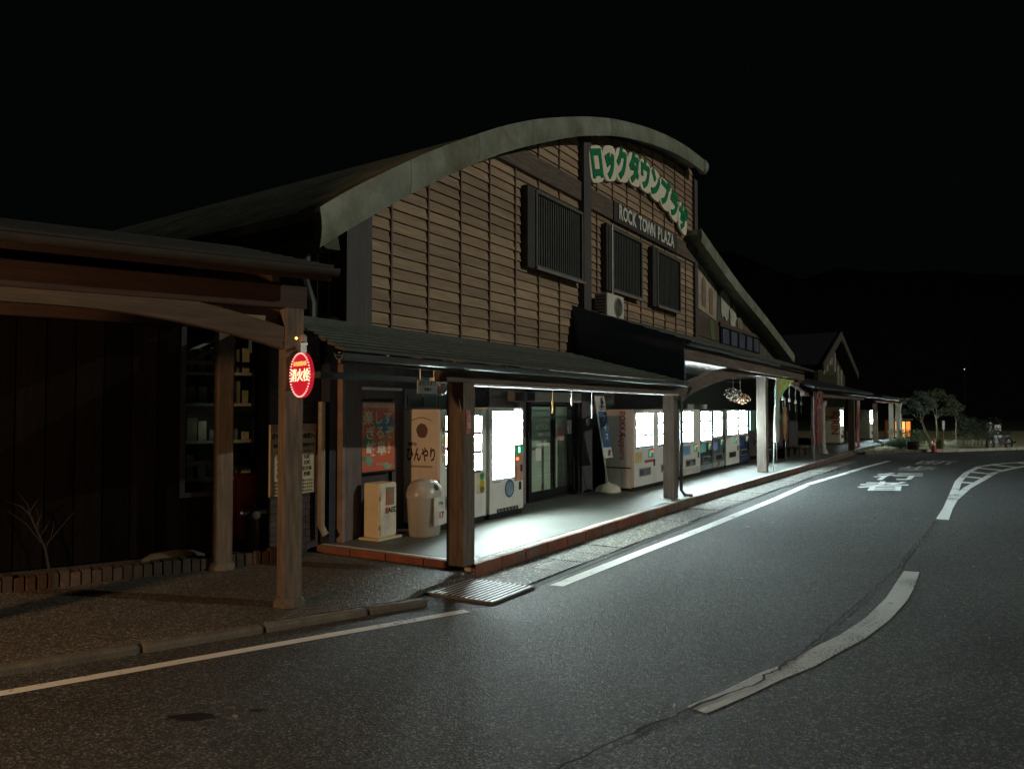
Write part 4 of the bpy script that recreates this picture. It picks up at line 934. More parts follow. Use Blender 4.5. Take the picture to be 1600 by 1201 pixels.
part(MB().box(8.545, 8.605, 7.156, 7.161, .515, .60), 'emblem', mat('aed_red', (.45, .1, .07)), dr_)
part(MB().box(8.43, 8.44, 7.16, 7.18, .3, .36).box(8.43, 8.44, 7.16, 7.18, .7, .76), 'hinge', METAL, ae)
# domed bin
bn = thing('litter_bin', 'translucent grey bin with a domed lid and a label marked 17, before the beige machine', 'bin', F(9.17, 6.95, .15), ROT_A)
MB().lathe([(.0, 0), (.235, .0), (.25, .03), (.285, .55), (.285, .56)], n=28, sx=1, sy=.85).build('body', GREYPL, bn, smooth=True)
MB().lathe([(.295, .555), (.298, .60), (.27, .70), (.20, .78), (.08, .815), (0, .82)], n=28, sx=1, sy=.85).build('lid', mat('lid_grey', (.42, .41, .37), .3), bn, smooth=True)
o = MB().lathe([(0, 0), (.05, 0), (.05, .012), (0, .012)], n=16).build('opening', BLACK, bn, loc=(-.02, -.215, .70)); o.rotation_euler.x = R(62)
o = MB().box(-.115, .115, -.262, -.25, .16, .56).build('label_panel', mat('label_white', (.62, .62, .58), .5), bn)
MB().box(-.02, .105, -.2655, -.2625, .20, .40).build('label', WHITE, bn); text('lettering', '17', .12, REDINK, bn, (.045, -.267, .30), bold=.006); text('lettering', '空缶', .05, BLACKINK, bn, (.045, -.264, .47))
# small notice hung from the ceiling, with a camera dome
nt = froot('hanging_notice', 'small white notice 防犯カメラ作動中 hanging beneath the canopy ceiling', 'notice', 8.35, 6.3, 2.18)
part(MB().box(8.14, 8.57, 6.29, 6.30, 2.185, 2.36), 'plate', mat('notice_white', (.66, .66, .64), .5, var=.05), nt)
ptext('lettering', '防犯カメラ', .075, BLACKINK, nt, (8.355, 6.288, 2.315)); ptext('lettering', '作動中', .055, BLACKINK, nt, (8.355, 6.288, 2.235))
part(MB().tube([(8.2, 6.295, 2.36), (8.2, 6.295, 2.72)], .004, 5).tube([(8.5, 6.295, 2.36), (8.5, 6.295, 2.72)], .004, 5), 'cord', METAL, nt)
dc = froot('dome_camera', 'white dome security camera on a bracket beside the hanging notice', 'camera', 8.95, 6.5, 2.2)
part(MB().box(8.78, 8.98, 6.42, 6.58, 2.34, 2.42), 'bracket', OFFWHITE, dc, bevel=.01)
part(MB().lathe([(.0, -.10), (.05, -.085), (.08, -.04), (.085, 0), (.085, .06), (0, .06)], (8.96, 6.5, 2.28), 16), 'dome', mat('dome_smoked', (.08, .08, .1), .1), dc, smooth=True)
part(MB().box(8.80, 8.92, 6.1, 6.13, 2.62, 2.70).tube([(8.86, 6.12, 2.62), (8.96, 6.5, 2.42)], .012, 6), 'arm', OFFWHITE, dc)
# speakers above the door
for i, (a, b) in enumerate(((12.50, 12.84), (12.96, 13.30))):
    sp = froot('wall_speaker', ['left grey box loudspeaker on the wall above the glowing machine', 'right grey box loudspeaker on the wall next to the door header'][i], 'loudspeaker', a, 7.4, 2.12)
    part(MB().box(a, b, 7.40, 7.55, 2.12, 2.32), 'case', mat('speaker_grey', (.2, .2, .21), .5), sp, bevel=.01)
    part(MB().box(a+.03, b-.03, 7.392, 7.399, 2.145, 2.295), 'grille', mat('speaker_cloth', (.05, .05, .055), .8), sp)
# cords and tassels hanging from the beam
for i, (s, L, m_, lab) in enumerate(((10.10, .36, mat('yellow_cord', (.55, .36, .08), .7), 'yellow cord hanging from the beam before the glass door'), (10.72, .24, mat('white_cord', (.6, .6, .56), .7), 'short white cord hanging from the beam right of the yellow one'), (11.45, .44, mat('grey_cord', (.4, .4, .4), .5), 'grey cord with a long weight hanging from the beam by the dark pilaster'))):
    ftop(MB().tube([(s, 5.33, 2.27), (s+.003, 5.33, 2.27-L*.45), (s+.002, 5.33, 2.27-L*.55), (s+.004, 5.33, 2.27-L)], [.007, .007, .016, .012], 7), 'tassel', m_, lab, 'tassel', s, 5.33, 2.0, 'cords hanging from the entrance beam')
# leaning advertising banner with a water-filled base
nb = froot('banner_stand', 'leaning white and blue banner on a pole set in a cream base', 'banner', 16.0, 7.1, .15)
bs = MB().lathe([(0, 0), (.34, 0), (.36, .03), (.33, .10), (.24, .16), (.09, .19), (.05, .22), (0, .22)], (15.98, 7.05, .15), 20, sy=.75)
part(bs, 'base', mat('banner_base_cream', (.62, .60, .48), .5, var=.1), nb, smooth=True)
P0, P1 = Vector((15.96, 7.05, .34)), Vector((15.08, 6.95, 2.26))
part(MB().tube([P0, P1], .017, 8), 'pole', mat('pole_white', (.65, .65, .62), .4), nb)
def bpt(t, w_): p = P0+(P1-P0)*t; return (p.x+w_, p.y-.01-.02*math.sin(w_*7), p.z)
def bseg(t0, t1, m_, nm): part(MB().loft([[bpt(t, w_) for w_ in (.01, .12, .24, .36, .46)] for t in (t0, (t0+t1)/2, t1)], close=False, caps=False), nm, m_, nb)
bseg(.30, .42, mat('banner_white', (.6, .6, .58), .7), 'cloth'); bseg(.421, .83, mat('banner_blue', (.03, .10, .22), .7), 'cloth'); bseg(.831, 1., MATS['banner_white'], 'cloth')
for k in range(4): p = P0+(P1-P0)*(.845+.014*k); part(MB().box(p.x+.05, p.x+.44, p.y-.035, p.y-.032, p.z, p.z+.012), 'printed_stripe', BLACKINK, nb)
for k, ch in enumerate('飛騨'): p = P0+(P1-P0)*(.965-.05*k); ptext('lettering', ch, .14, BLACKINK, nb, (p.x+.25, p.y-.04, p.z-.03), bold=.006)
for k, ch in enumerate('アイス'): p = P0+(P1-P0)*(.75-.105*k); ptext('lettering', ch, .17, PW, nb, (p.x+.22, p.y-.04, p.z), bold=.003)
p = P0+(P1-P0)*.355; ptext('lettering', '店', .14, BLACKINK, nb, (p.x+.25, p.y-.04, p.z), bold=.004)
# wall sign above the lettered machine
ws = froot('wall_sign', 'two-line grey wall sign above the red-lettered vending machine', 'sign', 17.3, 7.7, 2.1)
part(MB().box(16.75, 17.9, 7.72, 7.757, 2.08, 2.36), 'plate', mat('sign_grey', (.28, .26, .26), .6), ws)
part(MB().box(16.80, 17.7, 7.712, 7.719, 2.25, 2.32), 'red_line', mat('sign_red_line', (.3, .09, .08), .6), ws); part(MB().box(16.85, 17.8, 7.712, 7.719, 2.13, 2.19), 'pale_line', mat('sign_pale_line', (.45, .45, .44), .6), ws)
# car-park notice on the tiled wall
kn = froot('parking_notice', 'cream parking rules notice with rows of black characters on the tiled wall', 'notice board', 7.3, 7.72, .88)
part(MB().box(6.97, 7.765, 7.73, 7.775, .86, 1.78), 'board', PAPER, kn, bevel=.004)
part(MB().box(6.97, 7.765, 7.724, 7.729, 1.68, 1.775), 'heading_band', mat('heading_band', (.42, .26, .2), .6), kn)
BI = mat('notice_ink', (.05, .035, .03), .7)
ptext('lettering', '駐車場ご利用のお客様へ', .068, BI, kn, (7.37, 7.727, 1.62), bold=.004)
ptext('lettering', '当駐車場は道の駅利用者専用です', .048, BI, kn, (7.37, 7.727, 1.50), bold=.002)
ptext('lettering', '長時間の駐車はご遠慮ください', .044, BI, kn, (7.37, 7.727, 1.42))
for k, line in enumerate(('営 業 時 間', '火 曜 定 休', '年 末 年 始', '駐 車 禁 止')): ptext('lettering', line, .06, BI, kn, (7.22, 7.727, 1.34-.075*k), bold=.002); ptext('lettering', ('九時', '五時', '全日休', '夜間')[k], .06, BI, kn, (7.60, 7.727, 1.34-.075*k), bold=.002)
for k in range(4): ptext('lettering', '場内での事故盗難等の責任は負いません', .038, BI, kn, (7.37, 7.727, 1.03-.045*k))
# illuminated hydrant sign on the walkway post
hs = thing('hydrant_sign', 'round glowing red 消火栓 sign with a dotted rim on the orange-lit walkway post', 'sign', (-2.0, 7.43, 2.30), R(-49))
R_ = .215
o = MB().lathe([(0, -.02), (R_, -.02), (R_, .02), (0, .02)], n=40).build('disc', mat('sign_red_lit', (.35, .01, .015), .4, emit=((1, .02, .05), .42)), hs, smooth=True); o.rotation_euler.x = R(90)
WARM = mat_emit('led_warm', (1, .62, .35), 2.2); RIM = mat_emit('led_rim', (1, .38, .3), 2.0)
for q in range(44):
    a = 2*math.pi*q/44; c_ = (R_*.96*math.cos(a), -.022, R_*.96*math.sin(a))
    MB().lathe([(0, -.007), (.0095, -.004), (.0095, .004), (0, .007)], c_, 6).build('rim_light', RIM, hs)
text('lettering', '消火栓', .128, WARM, hs, (0, -.0225, -.01), bold=.001, sx=1.02); text('lettering', '赤色灯消火栓', .045, mat_emit('led_orange', (1, .4, .1), 1.5), hs, (0, -.0225, .105), bold=.001)
MB().box(-.03, .03, -.03, .03, R_-.005, R_+.10).build('bracket', METAL, hs); MB().tube([(0, 0, R_+.08), (-.16, .12, R_+.10)], .016, 8).build('arm', METAL, hs)
MB().lathe([(0, 0), (.035, 0), (.035, .05), (.02, .07), (0, .075)], (.02, 0, R_+.10), 12).build('lamp_housing', mat('housing_rose', (.4, .3, .26), .4), hs, smooth=True)
MB().lathe([(0, -.016), (.016, 0), (0, .016)], (-.17, .02, R_+.15), 10).build('pilot_lamp', mat_emit('pilot_amber', (1, .55, .12), 5), hs)
# standpipe and red hose cabinet behind the walkway
hc = ftop(MB().box(3.02, 3.36, 10.22, 10.44, .30, 1.14), 'hose_cabinet', RED, 'dull red hose cabinet against the dark wall behind the standpipe', 'cabinet', 3.2, 10.33, .3, a='B', bevel=.01)
st = froot('standpipe', 'black standpipe with side valves in front of the red hose cabinet', 'standpipe', 3.12, 9.9, .06, a='B')
part(MB().tube([(3.12, 9.95, .06), (3.12, 9.95, .60)], .085, 14), 'pipe', BLACK, st, smooth=True)
part(MB().lathe([(.1, 0), (.1, .04), (.06, .09), (.05, .18), (0, .19)], (3.12, 9.95, .60), 14), 'head', mat('cast_dark', (.05, .05, .05), .4, .5), st, smooth=True)
for sgn in (-1, 1): part(MB().tube([(3.12, 9.95, .68), (3.12+.17*sgn, 9.93, .68)], .035, 10), 'outlet', METAL, st, smooth=True)
part(MB().tube([(3.12, 9.86, .66), (3.12, 9.80, .66)], .05, 10), 'outlet', METAL, st, smooth=True)
# bare shrub in the bed, and a log beside it
sh = froot('bare_shrub', 'small bare shrub with thin branches in the dark planting bed', 'shrub', .9, 10.3, .14, a='B')
random.seed(5)
part(MB().tube([(.95, 10.3, .1), (.90, 10.3, .4), (.72, 10.28, .85)], [.016, .012, .006], 6), 'trunk', mat('dark_twig', (.022, .018, .014), .8), sh)
for q in range(9):
    a = Vector((.9-.02*q, 10.3, .35+.06*q)); b = a+Vector((random.uniform(-.35, .35), random.uniform(-.1, .1), random.uniform(.15, .4)))
    part(MB().tube([a, (a+b)/2+Vector((.02, 0, .03)), b], [.006, .004, .002], 5), 'branch', mat('dark_twig', (.05, .04, .03)), sh)
rk = ftop(MB().loft([[(x, 10.25+.14*r_*math.cos(a), .13+.06*r_*(1+math.sin(a))/1) for a in [2*math.pi*k/10 for k in range(10)]] for x, r_ in ((1.9, .4), (2.0, .85), (2.3, 1), (2.5, .8), (2.62, .35))]), 'garden_stone', mat('dim_stone', (.07, .068, .06), .9, var=.4, sc=9, bump=.9, bsc=18), 'long pale stone lying in the bed beside the rear walkway post', 'stone', 2.2, 10.25, .14, a='B', smooth=True)

# ================================================================== beyond the third post
random.seed(21)
# green and yellow festival banner knotted up on a leaning pole at the third post
gb = froot('festival_banner', 'green and yellow banner folded up beside the third post, tied to a pale leaning pole', 'banner', 24.0, 5.35, .15)
part(MB().tube([(23.75, 5.20, .17), (24.05, 5.15, 2.86)], .022, 8), 'pole', mat('pale_mint_pole', (.55, .66, .6), .4), gb)
rows = []
for j in range(7):
    t = j/6; row = []
    for i in range(9):
        u = i/8; x = 24.25+2.35*u*(1-.72*t)-.1*t; z = 2.93-.88*t+.30*u*t
        row.append((x, 5.18+.06*math.sin(u*11+t*4)+.05*t, z))
    rows.append(row)
def mat_cloth():
    m = mat('festival_cloth', (.25, .36, .12), .7, var=.2)
    n, l = m.node_tree.nodes, m.node_tree.links; b = n['Principled BSDF']
    tc = n.new('ShaderNodeTexCoord'); nz = n.new('ShaderNodeTexNoise'); nz.inputs['Scale'].default_value = 2.2; nz.inputs['Detail'].default_value = 3; l.new(tc.outputs['Object'], nz.inputs['Vector'])
    r = n.new('ShaderNodeValToRGB'); e = r.color_ramp.elements; e[0].position = .35; e[0].color = (.06, .36, .09, 1); e[1].position = .48; e[1].color = (.36, .58, .20, 1)
    q = e.new(.56); q.color = (.45, .45, .22, 1); q = e.new(.66); q.color = (.55, .32, .03, 1)
    l.new(nz.outputs['Fac'], r.inputs[0]); l.new(r.outputs[0], b.inputs['Base Color']); return m
part(MB().loft(rows, close=False, caps=False), 'cloth', mat_cloth(), gb, smooth=True)
rows = [[(24.10+.32*u-.25*(1-u)*t, 5.17+.03*math.sin(u*9+t*5), 2.85-1.85*t) for u in (0, .25, .5, .75, 1)] for t in [i/8 for i in range(9)]]
part(MB().loft(rows, close=False, caps=False), 'cloth', mat('pale_cloth', (.30, .38, .34), .7, var=.3, sc=3), gb, smooth=True)
part(MB().loft([[(24.42, 5.2, 2.0), (24.7, 5.22, 1.9), (25.0, 5.2, 1.75)], [(24.42, 5.2, 1.6), (24.65, 5.22, 1.62), (24.9, 5.2, 1.70)]], close=False, caps=False), 'cloth', mat('leaf_green_cloth', (.04, .26, .08), .7), gb)
# hanging plants: an orange and cream dried bunch left of the post
def leaves(mb, c, r, n, size, sq=1., flat=.0):
    for _ in range(n):
        while True:
            p = Vector((random.uniform(-1, 1), random.uniform(-1, 1), random.uniform(-1, 1)))
            if .25 < p.length < 1: break
        p = Vector((c[0]+p.x*r[0], c[1]+p.y*r[1], c[2]+p.z*r[2]))
        a = Vector((random.gauss(0, 1), random.gauss(0, 1), random.gauss(0, 1))).normalized(); b = a.orthogonal().normalized()
        L = size*random.uniform(.6, 1.4); w = L*.42*sq
        mb.add([p-a*L*.5, p+b*w*.5, p+a*L*.5, p-b*w*.5], [(0, 1, 2, 3)])
    return mb
hb = froot('hanging_bunch', 'dry orange and cream hanging bunch under the arched beam left of the third post', 'decoration', 22.8, 6.0, 2.2)
part(leaves(MB(), (22.8, 6.1, 2.44), (.42, .26, .18), 300, .085), 'foliage', mat('dry_cream_leaf', (.06, .052, .03), .8, var=.4), hb)
part(leaves(MB(), (23.35, 6.0, 2.30), (.36, .26, .15), 300, .085), 'flower', mat('orange_petal', (.13, .055, .018), .7, var=.3), hb)
part(MB().tube([(23.2, 6.0, 2.4), (23.2, 6.0, 3.05)], .008, 5).tube([(22.8, 6.1, 2.5), (22.8, 6.1, 3.05)], .008, 5), 'cord', METAL, hb)
# hanging wind bells and small green tags behind
for i in range(4):
    s = 26.6+1.05*i; zt = 2.62-.05*i
    b_ = froot('wind_chime', ['first wind chime right of the green banner, hanging nearest the third post', 'second wind chime from the green banner, under the long canopy beam', 'third wind chime from the green banner, under the long canopy beam', 'last wind chime, hanging nearest the faded red banner'][i], 'wind chime', s, 5.5, zt-.6, 'wind chimes under the long canopy')
    part(MB().tube([(s, 5.5, zt+.25), (s, 5.5, zt-.22)], .008, 5), 'cord', mat('chime_cord', (.5, .5, .48), .5), b_)
    part(MB().lathe([(0, 0), (.045, 0), (.04, .10), (.015, .14), (0, .14)], (s, 5.5, zt-.34), 10), 'bell', METAL, b_, smooth=True)
    part(MB().box(s-.03, s+.03, 5.498, 5.502, zt-.62, zt-.40), 'paper_tail', mat('paper_tail', (.5, .52, .48), .7), b_)
for i, s in enumerate((25.6, 26.5)):
    t_ = ftop(MB().box(s, s+.55, 6.3, 6.33, 1.3, 1.95), 'cloth_banner', mat('dusky_green_panel', (.07, .14, .10), .6, var=.3), ['left dusky green panel hanging in the shade behind the festival banner', 'right dusky green panel hanging in the shade behind the festival banner'][i], 'cloth banner', s, 6.3, 1.3)
# red banner on the fourth post
def flag(label, s, d, w, z0, z1, m, glyphs, gm, tilt=0.):
    r = froot('vertical_banner', label, 'banner', s, d, .15)
    part(MB().tube([(s, d, .16), (s+tilt, d, z1+.05)], .012, 6), 'pole', mat('flag_pole_dark', (.15, .15, .15), .5), r)
    rows = [[(s+tilt*t+.02+w*u, d-.012+.035*math.sin(6*u+5*t), z0+(z1-z0)*t) for u in (0, .25, .5, .75, 1)] for t in (0, .2, .4, .6, .8, 1)]
    part(MB().loft(rows, close=False, caps=False), 'cloth', m, r, smooth=True)
    for k, ch in enumerate(glyphs): ptext('lettering', ch, w*.8, gm, r, (s+.02+w*.5, d-.055, z1-.2-(z1-z0-.3)*(k+.5)/len(glyphs)), bold=.01)
    return r
REDF = mat('faded_red_cloth', (.17, .04, .04), .75, var=.25, sc=3)
PALEI = mat('pale_pink_print', (.27, .14, .13), .7)
flag('faded red vertical banner with pale lettering on the fourth post', 29.3, 5.0, 1.75, .75, 2.68, REDF, '名物', PALEI)
flag('red and white narrow banner in front of the fifth post', 37.0, 4.55, .85, .3, 2.38, mat('bright_red_cloth', (.3, .035, .03), .7, var=.4, sc=2, dirt=(.6, .55, .5), dirt_sc=1.2, dirt_amt=.9), '味', PALEI)
# rolled orange flags, a bench and a low table in the shade
for i, (s, c_) in enumerate(((28.4, (.42, .20, .09)), (29.9, (.5, .28, .12)))):
    r = froot('rolled_flag', ['rolled orange flag leaning in the shade left of the red banner', 'rolled tan flag partly behind the faded red banner'][i], 'flag', s, 6.1, .15)
    part(MB().tube([(s, 6.1, .16), (s, 6.1, 2.4)], .018, 6), 'pole', METAL, r)
    part(MB().lathe([(0, 0), (.09, .02), (.12, .25), (.10, .8), (.07, 1.2), (0, 1.25)], (s, 6.1, .85), 10), 'cloth', mat('rolled_%d' % i, c_, .7, var=.3, sc=3), r, smooth=True)
bch = froot('bench', 'dark bench with a shiny seat edge in the shade under the long canopy', 'bench', 29.2, 6.4, .15)
part(MB().box(27.6, 30.6, 6.2, 6.6, .56, .61), 'seat', mat('bench_dark', (.04, .04, .045), .25), bch, bevel=.008)
for s in (27.8, 30.3): part(MB().box(s, s+.08, 6.22, 6.58, .15, .558), 'leg', BLACK, bch)
part(MB().box(27.6, 30.6, 6.66, 6.70, .75, .98), 'backrest', mat('bench_dark', (.04, .04, .045)), bch)
tb = froot('low_table', 'small wooden low table beside the bench, behind the fourth post', 'table', 32, 6.0, .15)
part(MB().box(31.4, 32.8, 5.8, 6.4, .50, .55), 'top', WOODH, tb, bevel=.008)
for s in (31.45, 32.65):
    for d in (5.85, 6.27): part(MB().box(s, s+.09, d, d+.09, .15, .498), 'leg', WOOD, tb)
wl_ = ftop(MB().box(41.05, 41.3, 4.6, 7.7, .15, 2.7), 'end_screen', DARKWALL, 'dark screen wall across the walk behind the fifth post', 'wall', 41.2, 6, .15) if False else None

# ------------------------------------------------------------------ gabled house behind the canopies
hs2 = froot('gabled_house', 'dark gabled house with pale battens on its front, beyond the main hall', 'building', 48, 7, 0)
apx, l0, r0, zE, zA = 47.3, 41.3, 54.3, 4.35, 6.35
part(MB().prism([(43.6, .1), (53.4, .1), (53.4, 4.5), (apx, 6.05), (43.6, 4.6)], 7.2, 7.4, 1), 'wall', mat('ochre_boarding', (.055, .048, .028), .8, var=.4, sc=3, stretch=(5, 5, .5), bump=.3), hs2)
part(MB().loft([[(apx, 6.6, zA), (r0, 6.6, zE), (r0, 6.6, zE-.34), (apx, 6.6, zA-.34)], [(apx+1, 20, zA), (r0+1, 20, zE), (r0+1, 20, zE-.34), (apx+1, 20, zA-.34)]]), 'roof', DTILE, hs2)
part(MB().loft([[(apx-.01, 6.6, zA), (l0, 6.6, zE-.1), (l0, 6.6, zE-.4), (apx-.01, 6.6, zA-.34)], [(apx+.99, 20, zA), (l0+1, 20, zE-.1), (l0+1, 20, zE-.4), (apx+.99, 20, zA-.34)]]), 'roof', DTILE, hs2)
part(MB().prism([(apx, zA+.04), (r0+.1, zE+.02), (r0+.1, zE-.42), (apx, zA-.42)], 6.52, 6.595, 1), 'bargeboard', mat('barge_grey', (.07, .068, .055), .7, var=.3), hs2)
part(MB().prism([(l0-.1, zE-.05), (apx-.01, zA+.04), (apx-.01, zA-.42), (l0-.1, zE-.48)], 6.52, 6.595, 1), 'bargeboard', mat('barge_grey', (.28, .27, .23)), hs2)
BSTR = mat('pale_batten', (.5, .48, .42), .7, var=.3)
for s, a, b in ((45.2, 3.9, 5.0), (46.2, 4.1, 5.5), (47.0, 4.5, 5.7), (47.7, 4.5, 5.7), (48.9, 4.2, 5.3), (50.2, 3.3, 4.6), (51.4, 3.3, 4.4)): part(MB().box(s, s+.16, 7.12, 7.198, a, b), 'batten', BSTR, hs2)
for k in range(12): part(MB().box(43.7+.52*k, 43.78+.52*k, 7.15, 7.198, 3.1, 4.0), 'slat', mat('ochre_slat', (.09, .08, .045), .8), hs2)

# ------------------------------------------------------------------ orange-lit stall, lamp post, planting at the road's far side
st_ = thing('lit_stall', 'small stall with orange lit screens behind the far canopy posts', 'stall', (24.6, 49.5, 0), R(25))
LITO = mat_emit('lit_orange_screen', (1, .26, .045), 1.5); LITO2 = mat_emit('lit_amber_screen', (1, .42, .11), 2.0)
for i in range(1, 4):
    x = -.95+.48*i
    MB().box(x, x+.40, 0, .03, .25, 1.22).build('screen', [LITO, LITO2, LITO2, LITO][i], st_)
    MB().box(x+.402, x+.478, -.02, .05, .1, 1.3).build('post', WOODRED, st_)
MB().box(-.55, -.475, -.02, .05, .1, 1.3).build('post', WOODRED, st_)
MB().box(-.55, .97, -.01, .04, .05, .24).build('base_board', WOODRED, st_); MB().box(-.62, 1.05, -.1, .9, 1.32, 1.40).build('roof', TILE, st_); MB().box(-.55, .97, .7, .75, .05, 1.31).build('back_wall', WOODRED, st_)
lpst = thing('lamp_post', 'slim unlit lamp post with a flat head beside the far canopy', 'lamp post', (24.7, 50.3, 0))
MB().tube([(0, 0, 0), (0, 0, 2.4)], .04, 8).build('pole', METAL, lpst); MB().box(-.28, .2, -.1, .1, 2.4, 2.47).build('head', BLACK, lpst)
# island: kerb, dry grass, stone row
ik = [(15.6, 34.6), (17.9, 35.9), (19.2, 36.2), (20.9, 36.75), (23.4, 37.9), (25.5, 38.8), (29, 40.0), (40, 43)]
isl = MB().prism(ik+[(60, 70), (14, 70), (14.5, 36)], -.04, .075, 2)
struct(isl.build('verge', SOIL))
ikb = struct(MB().prism([(x-.02, y-.02) for x, y in ik]+[(x-.12, y+.14) for x, y in reversed(ik)], -.04, .06, 2).build('verge_kerb', mat('kerb_mortar', (.07, .06, .055))))
acc = []
for (x0, y0), (x1, y1) in zip(ik, ik[1:]):
    L = math.hypot(x1-x0, y1-y0); n = max(1, int(L/.6))
    for q in range(n):
        if x0 > 33: continue
        a0, a1 = q/n, (q+.96)/n
        A_, B_ = Vector((x0+(x1-x0)*a0, y0+(y1-y0)*a0, 0)), Vector((x0+(x1-x0)*a1, y0+(y1-y0)*a1, 0))
        nrm = Vector((-(y1-y0)/L, (x1-x0)/L, 0))
        sec = lambda P: [P-nrm*.03+Vector((0, 0, -.03)), P+nrm*.13+Vector((0, 0, -.03)), P+nrm*.13+Vector((0, 0, .13)), P-nrm*.03+Vector((0, 0, .13))]
        o = MB().loft([sec(A_), sec(B_)]).build('kerb_stone', KERBCAP if x0 > 18 else GRANITE, ikb, bevel=.012)
sw_ = thing('stone_edging', 'low row of pale stones on the grass left of the motorcycle', 'stone row', (24.7, 42.0, .07), R(12))
random.seed(3)
for q in range(6):
    w = .20; x = -.62+.235*q
    MB().box(x, x+w+random.uniform(-.02, .02), -.1, .1, 0, .24+random.uniform(-.04, .05)).build('stone', mat('pale_stone', (.24, .235, .18), .85, var=.3, sc=6, bump=.5, rnd=.2), sw_, bevel=.03)
MB().box(-1.1, -.66, -.12, .12, 0, .30).build('stone', mat('pale_stone', (.24, .235, .18)), sw_, bevel=.03)

# ------------------------------------------------------------------ trees and shrubs
LEAF = mat('olive_leaf', (.10, .12, .075), .55, var=.45, sc=1.2)
LEAF2 = mat('dark_leaf', (.04, .06, .03), .6, var=.45, sc=1.2)
LEAFL = mat('pale_leaf', (.14, .185, .15), .5, var=.4, sc=1.5)
HEDGE = mat('hedge_leaf', (.06, .10, .045), .6, var=.5, sc=2)
BARK = mat('pale_bark', (.24, .22, .14), .8, var=.35, sc=6, stretch=(3, 3, .6), bump=.4)
def tree(label, base, trunk_pts, r0, clumps, leaf, bark=BARK, name='small_tree', size=.12):
    t = thing(name, label, 'tree', base)
    mb = MB(); mb.tube(trunk_pts, [r0*(1-.55*i/(len(trunk_pts)-1)) for i in range(len(trunk_pts))], 8)
    tip = Vector(trunk_pts[-1])
    for c, r, n in clumps: mb.tube([tip-Vector((0, 0, .15)), (tip+Vector(c))/2+Vector((0, 0, .05)), Vector(c)], [r0*.4, r0*.26, r0*.1], 5)
    mb.build('trunk', bark, t)
    cm = MB()
    for c, r, n in clumps:
        for _ in range(5):       # broken into sprays so that gaps show between them
            cc = (c[0]+random.uniform(-.5, .5)*r[0], c[1]+random.uniform(-.5, .5)*r[1], c[2]+random.uniform(-.5, .5)*r[2])
            leaves(cm, cc, (r[0]*.62, r[1]*.62, r[2]*.55), n*2//5, size*.85)
    cm.build('crown', leaf, t); return t
tree('small tree with a leaning pale trunk and a silvery spreading crown behind the traffic cone', (20.05, 37.4, .07), [(0, 0, 0), (-.12, 0, .5), (-.30, .05, 1.0), (-.42, .1, 1.45)], .075,
     [((-.95, .1, 2.15), (.42, .4, .36), 340), ((-.45, .2, 2.45), (.45, .4, .42), 360), ((.05, .1, 2.25), (.4, .4, .38), 300), ((-.55, -.1, 1.85), (.5, .4, .28), 260), ((-1.05, .3, 1.8), (.28, .3, .25), 150)], LEAFL)
tree('taller dark tree on two thin stems, right behind the silvery small tree', (21.3, 39.2, .07), [(0, 0, 0), (.02, 0, .8), (-.03, 0, 1.6)], .06,
     [((.1, .1, 2.6), (.6, .5, .5), 420), ((.7, .1, 2.3), (.5, .5, .45), 340), ((-.2, .2, 2.1), (.5, .4, .4), 300), ((.55, 0, 1.8), (.5, .4, .3), 240), ((1.2, .1, 2.0), (.3, .3, .3), 110)], LEAF)
tree('slim sapling with a straight pale stem right of the two trees', (23.3, 41.0, .07), [(0, 0, 0), (-.03, 0, .7), (.0, 0, 1.4)], .04,
     [((-.1, 0, 1.75), (.45, .4, .3), 170), ((.35, 0, 1.55), (.35, .3, .2), 110)], LEAF2)
def shrub(label, base, r, n, leaf, size=.09, name='shrub', k=14):
    t = thing(name, label, 'shrub', base)
    mb = MB()
    for _ in range(k):
        a = random.uniform(0, 6.283); q = random.uniform(.2, .75)
        leaves(mb, (q*r[0]*math.cos(a), q*r[1]*math.sin(a), r[2]*random.uniform(.35, 1.5)), (r[0]*.42, r[1]*.42, r[2]*.42), n//k, size)
    mb.build('foliage', leaf, t)
    st = MB()
    for q in range(5): st.tube([(0, 0, 0), (r[0]*.4*math.cos(q*1.3), r[1]*.4*math.sin(q*1.3), r[2]*.9)], [.02, .008], 5)
    st.build('stem', BARK, t); return t
shrub('big round clipped bush in the dark behind the pale sapling', (27.0, 45.5, .07), (1.2, 1.1, .85), 4000, LEAF2, .10, k=26)
shrub('leafy hedge bush between the orange stall and the silvery tree', (20.6, 40.5, .07), (1.15, .7, .5), 3200, HEDGE, .085, k=22)
shrub('low spreading hedge at the end of the far canopy', (18.9, 38.2, .07), (1.3, .6, .26), 3200, HEDGE, .07, 'low_hedge', 24)
gt = thing('grass_clump', 'tuft of yellow-green blades right beside the traffic cone', 'plant', (20.45, 37.5, .07))
mb = MB()
for q in range(150):
    a = random.uniform(0, 6.283); L = random.uniform(.35, .72); o_ = random.uniform(.1, .5); bx, by = random.uniform(-.12, .12), random.uniform(-.1, .1)
    p0 = Vector((bx, by, 0)); p1 = p0+Vector((o_*.5*math.cos(a), o_*.5*math.sin(a), L*.75)); p2 = p0+Vector((o_*math.cos(a), o_*math.sin(a), L*.8)); w = Vector((-math.sin(a), math.cos(a), 0))*.012
    mb.add([p0-w, p0+w, p1+w, p1-w, p2], [(0, 1, 2, 3), (3, 2, 4)])
mb.build('blades', mat('grass_blade', (.16, .19, .05), .6, var=.3), gt)
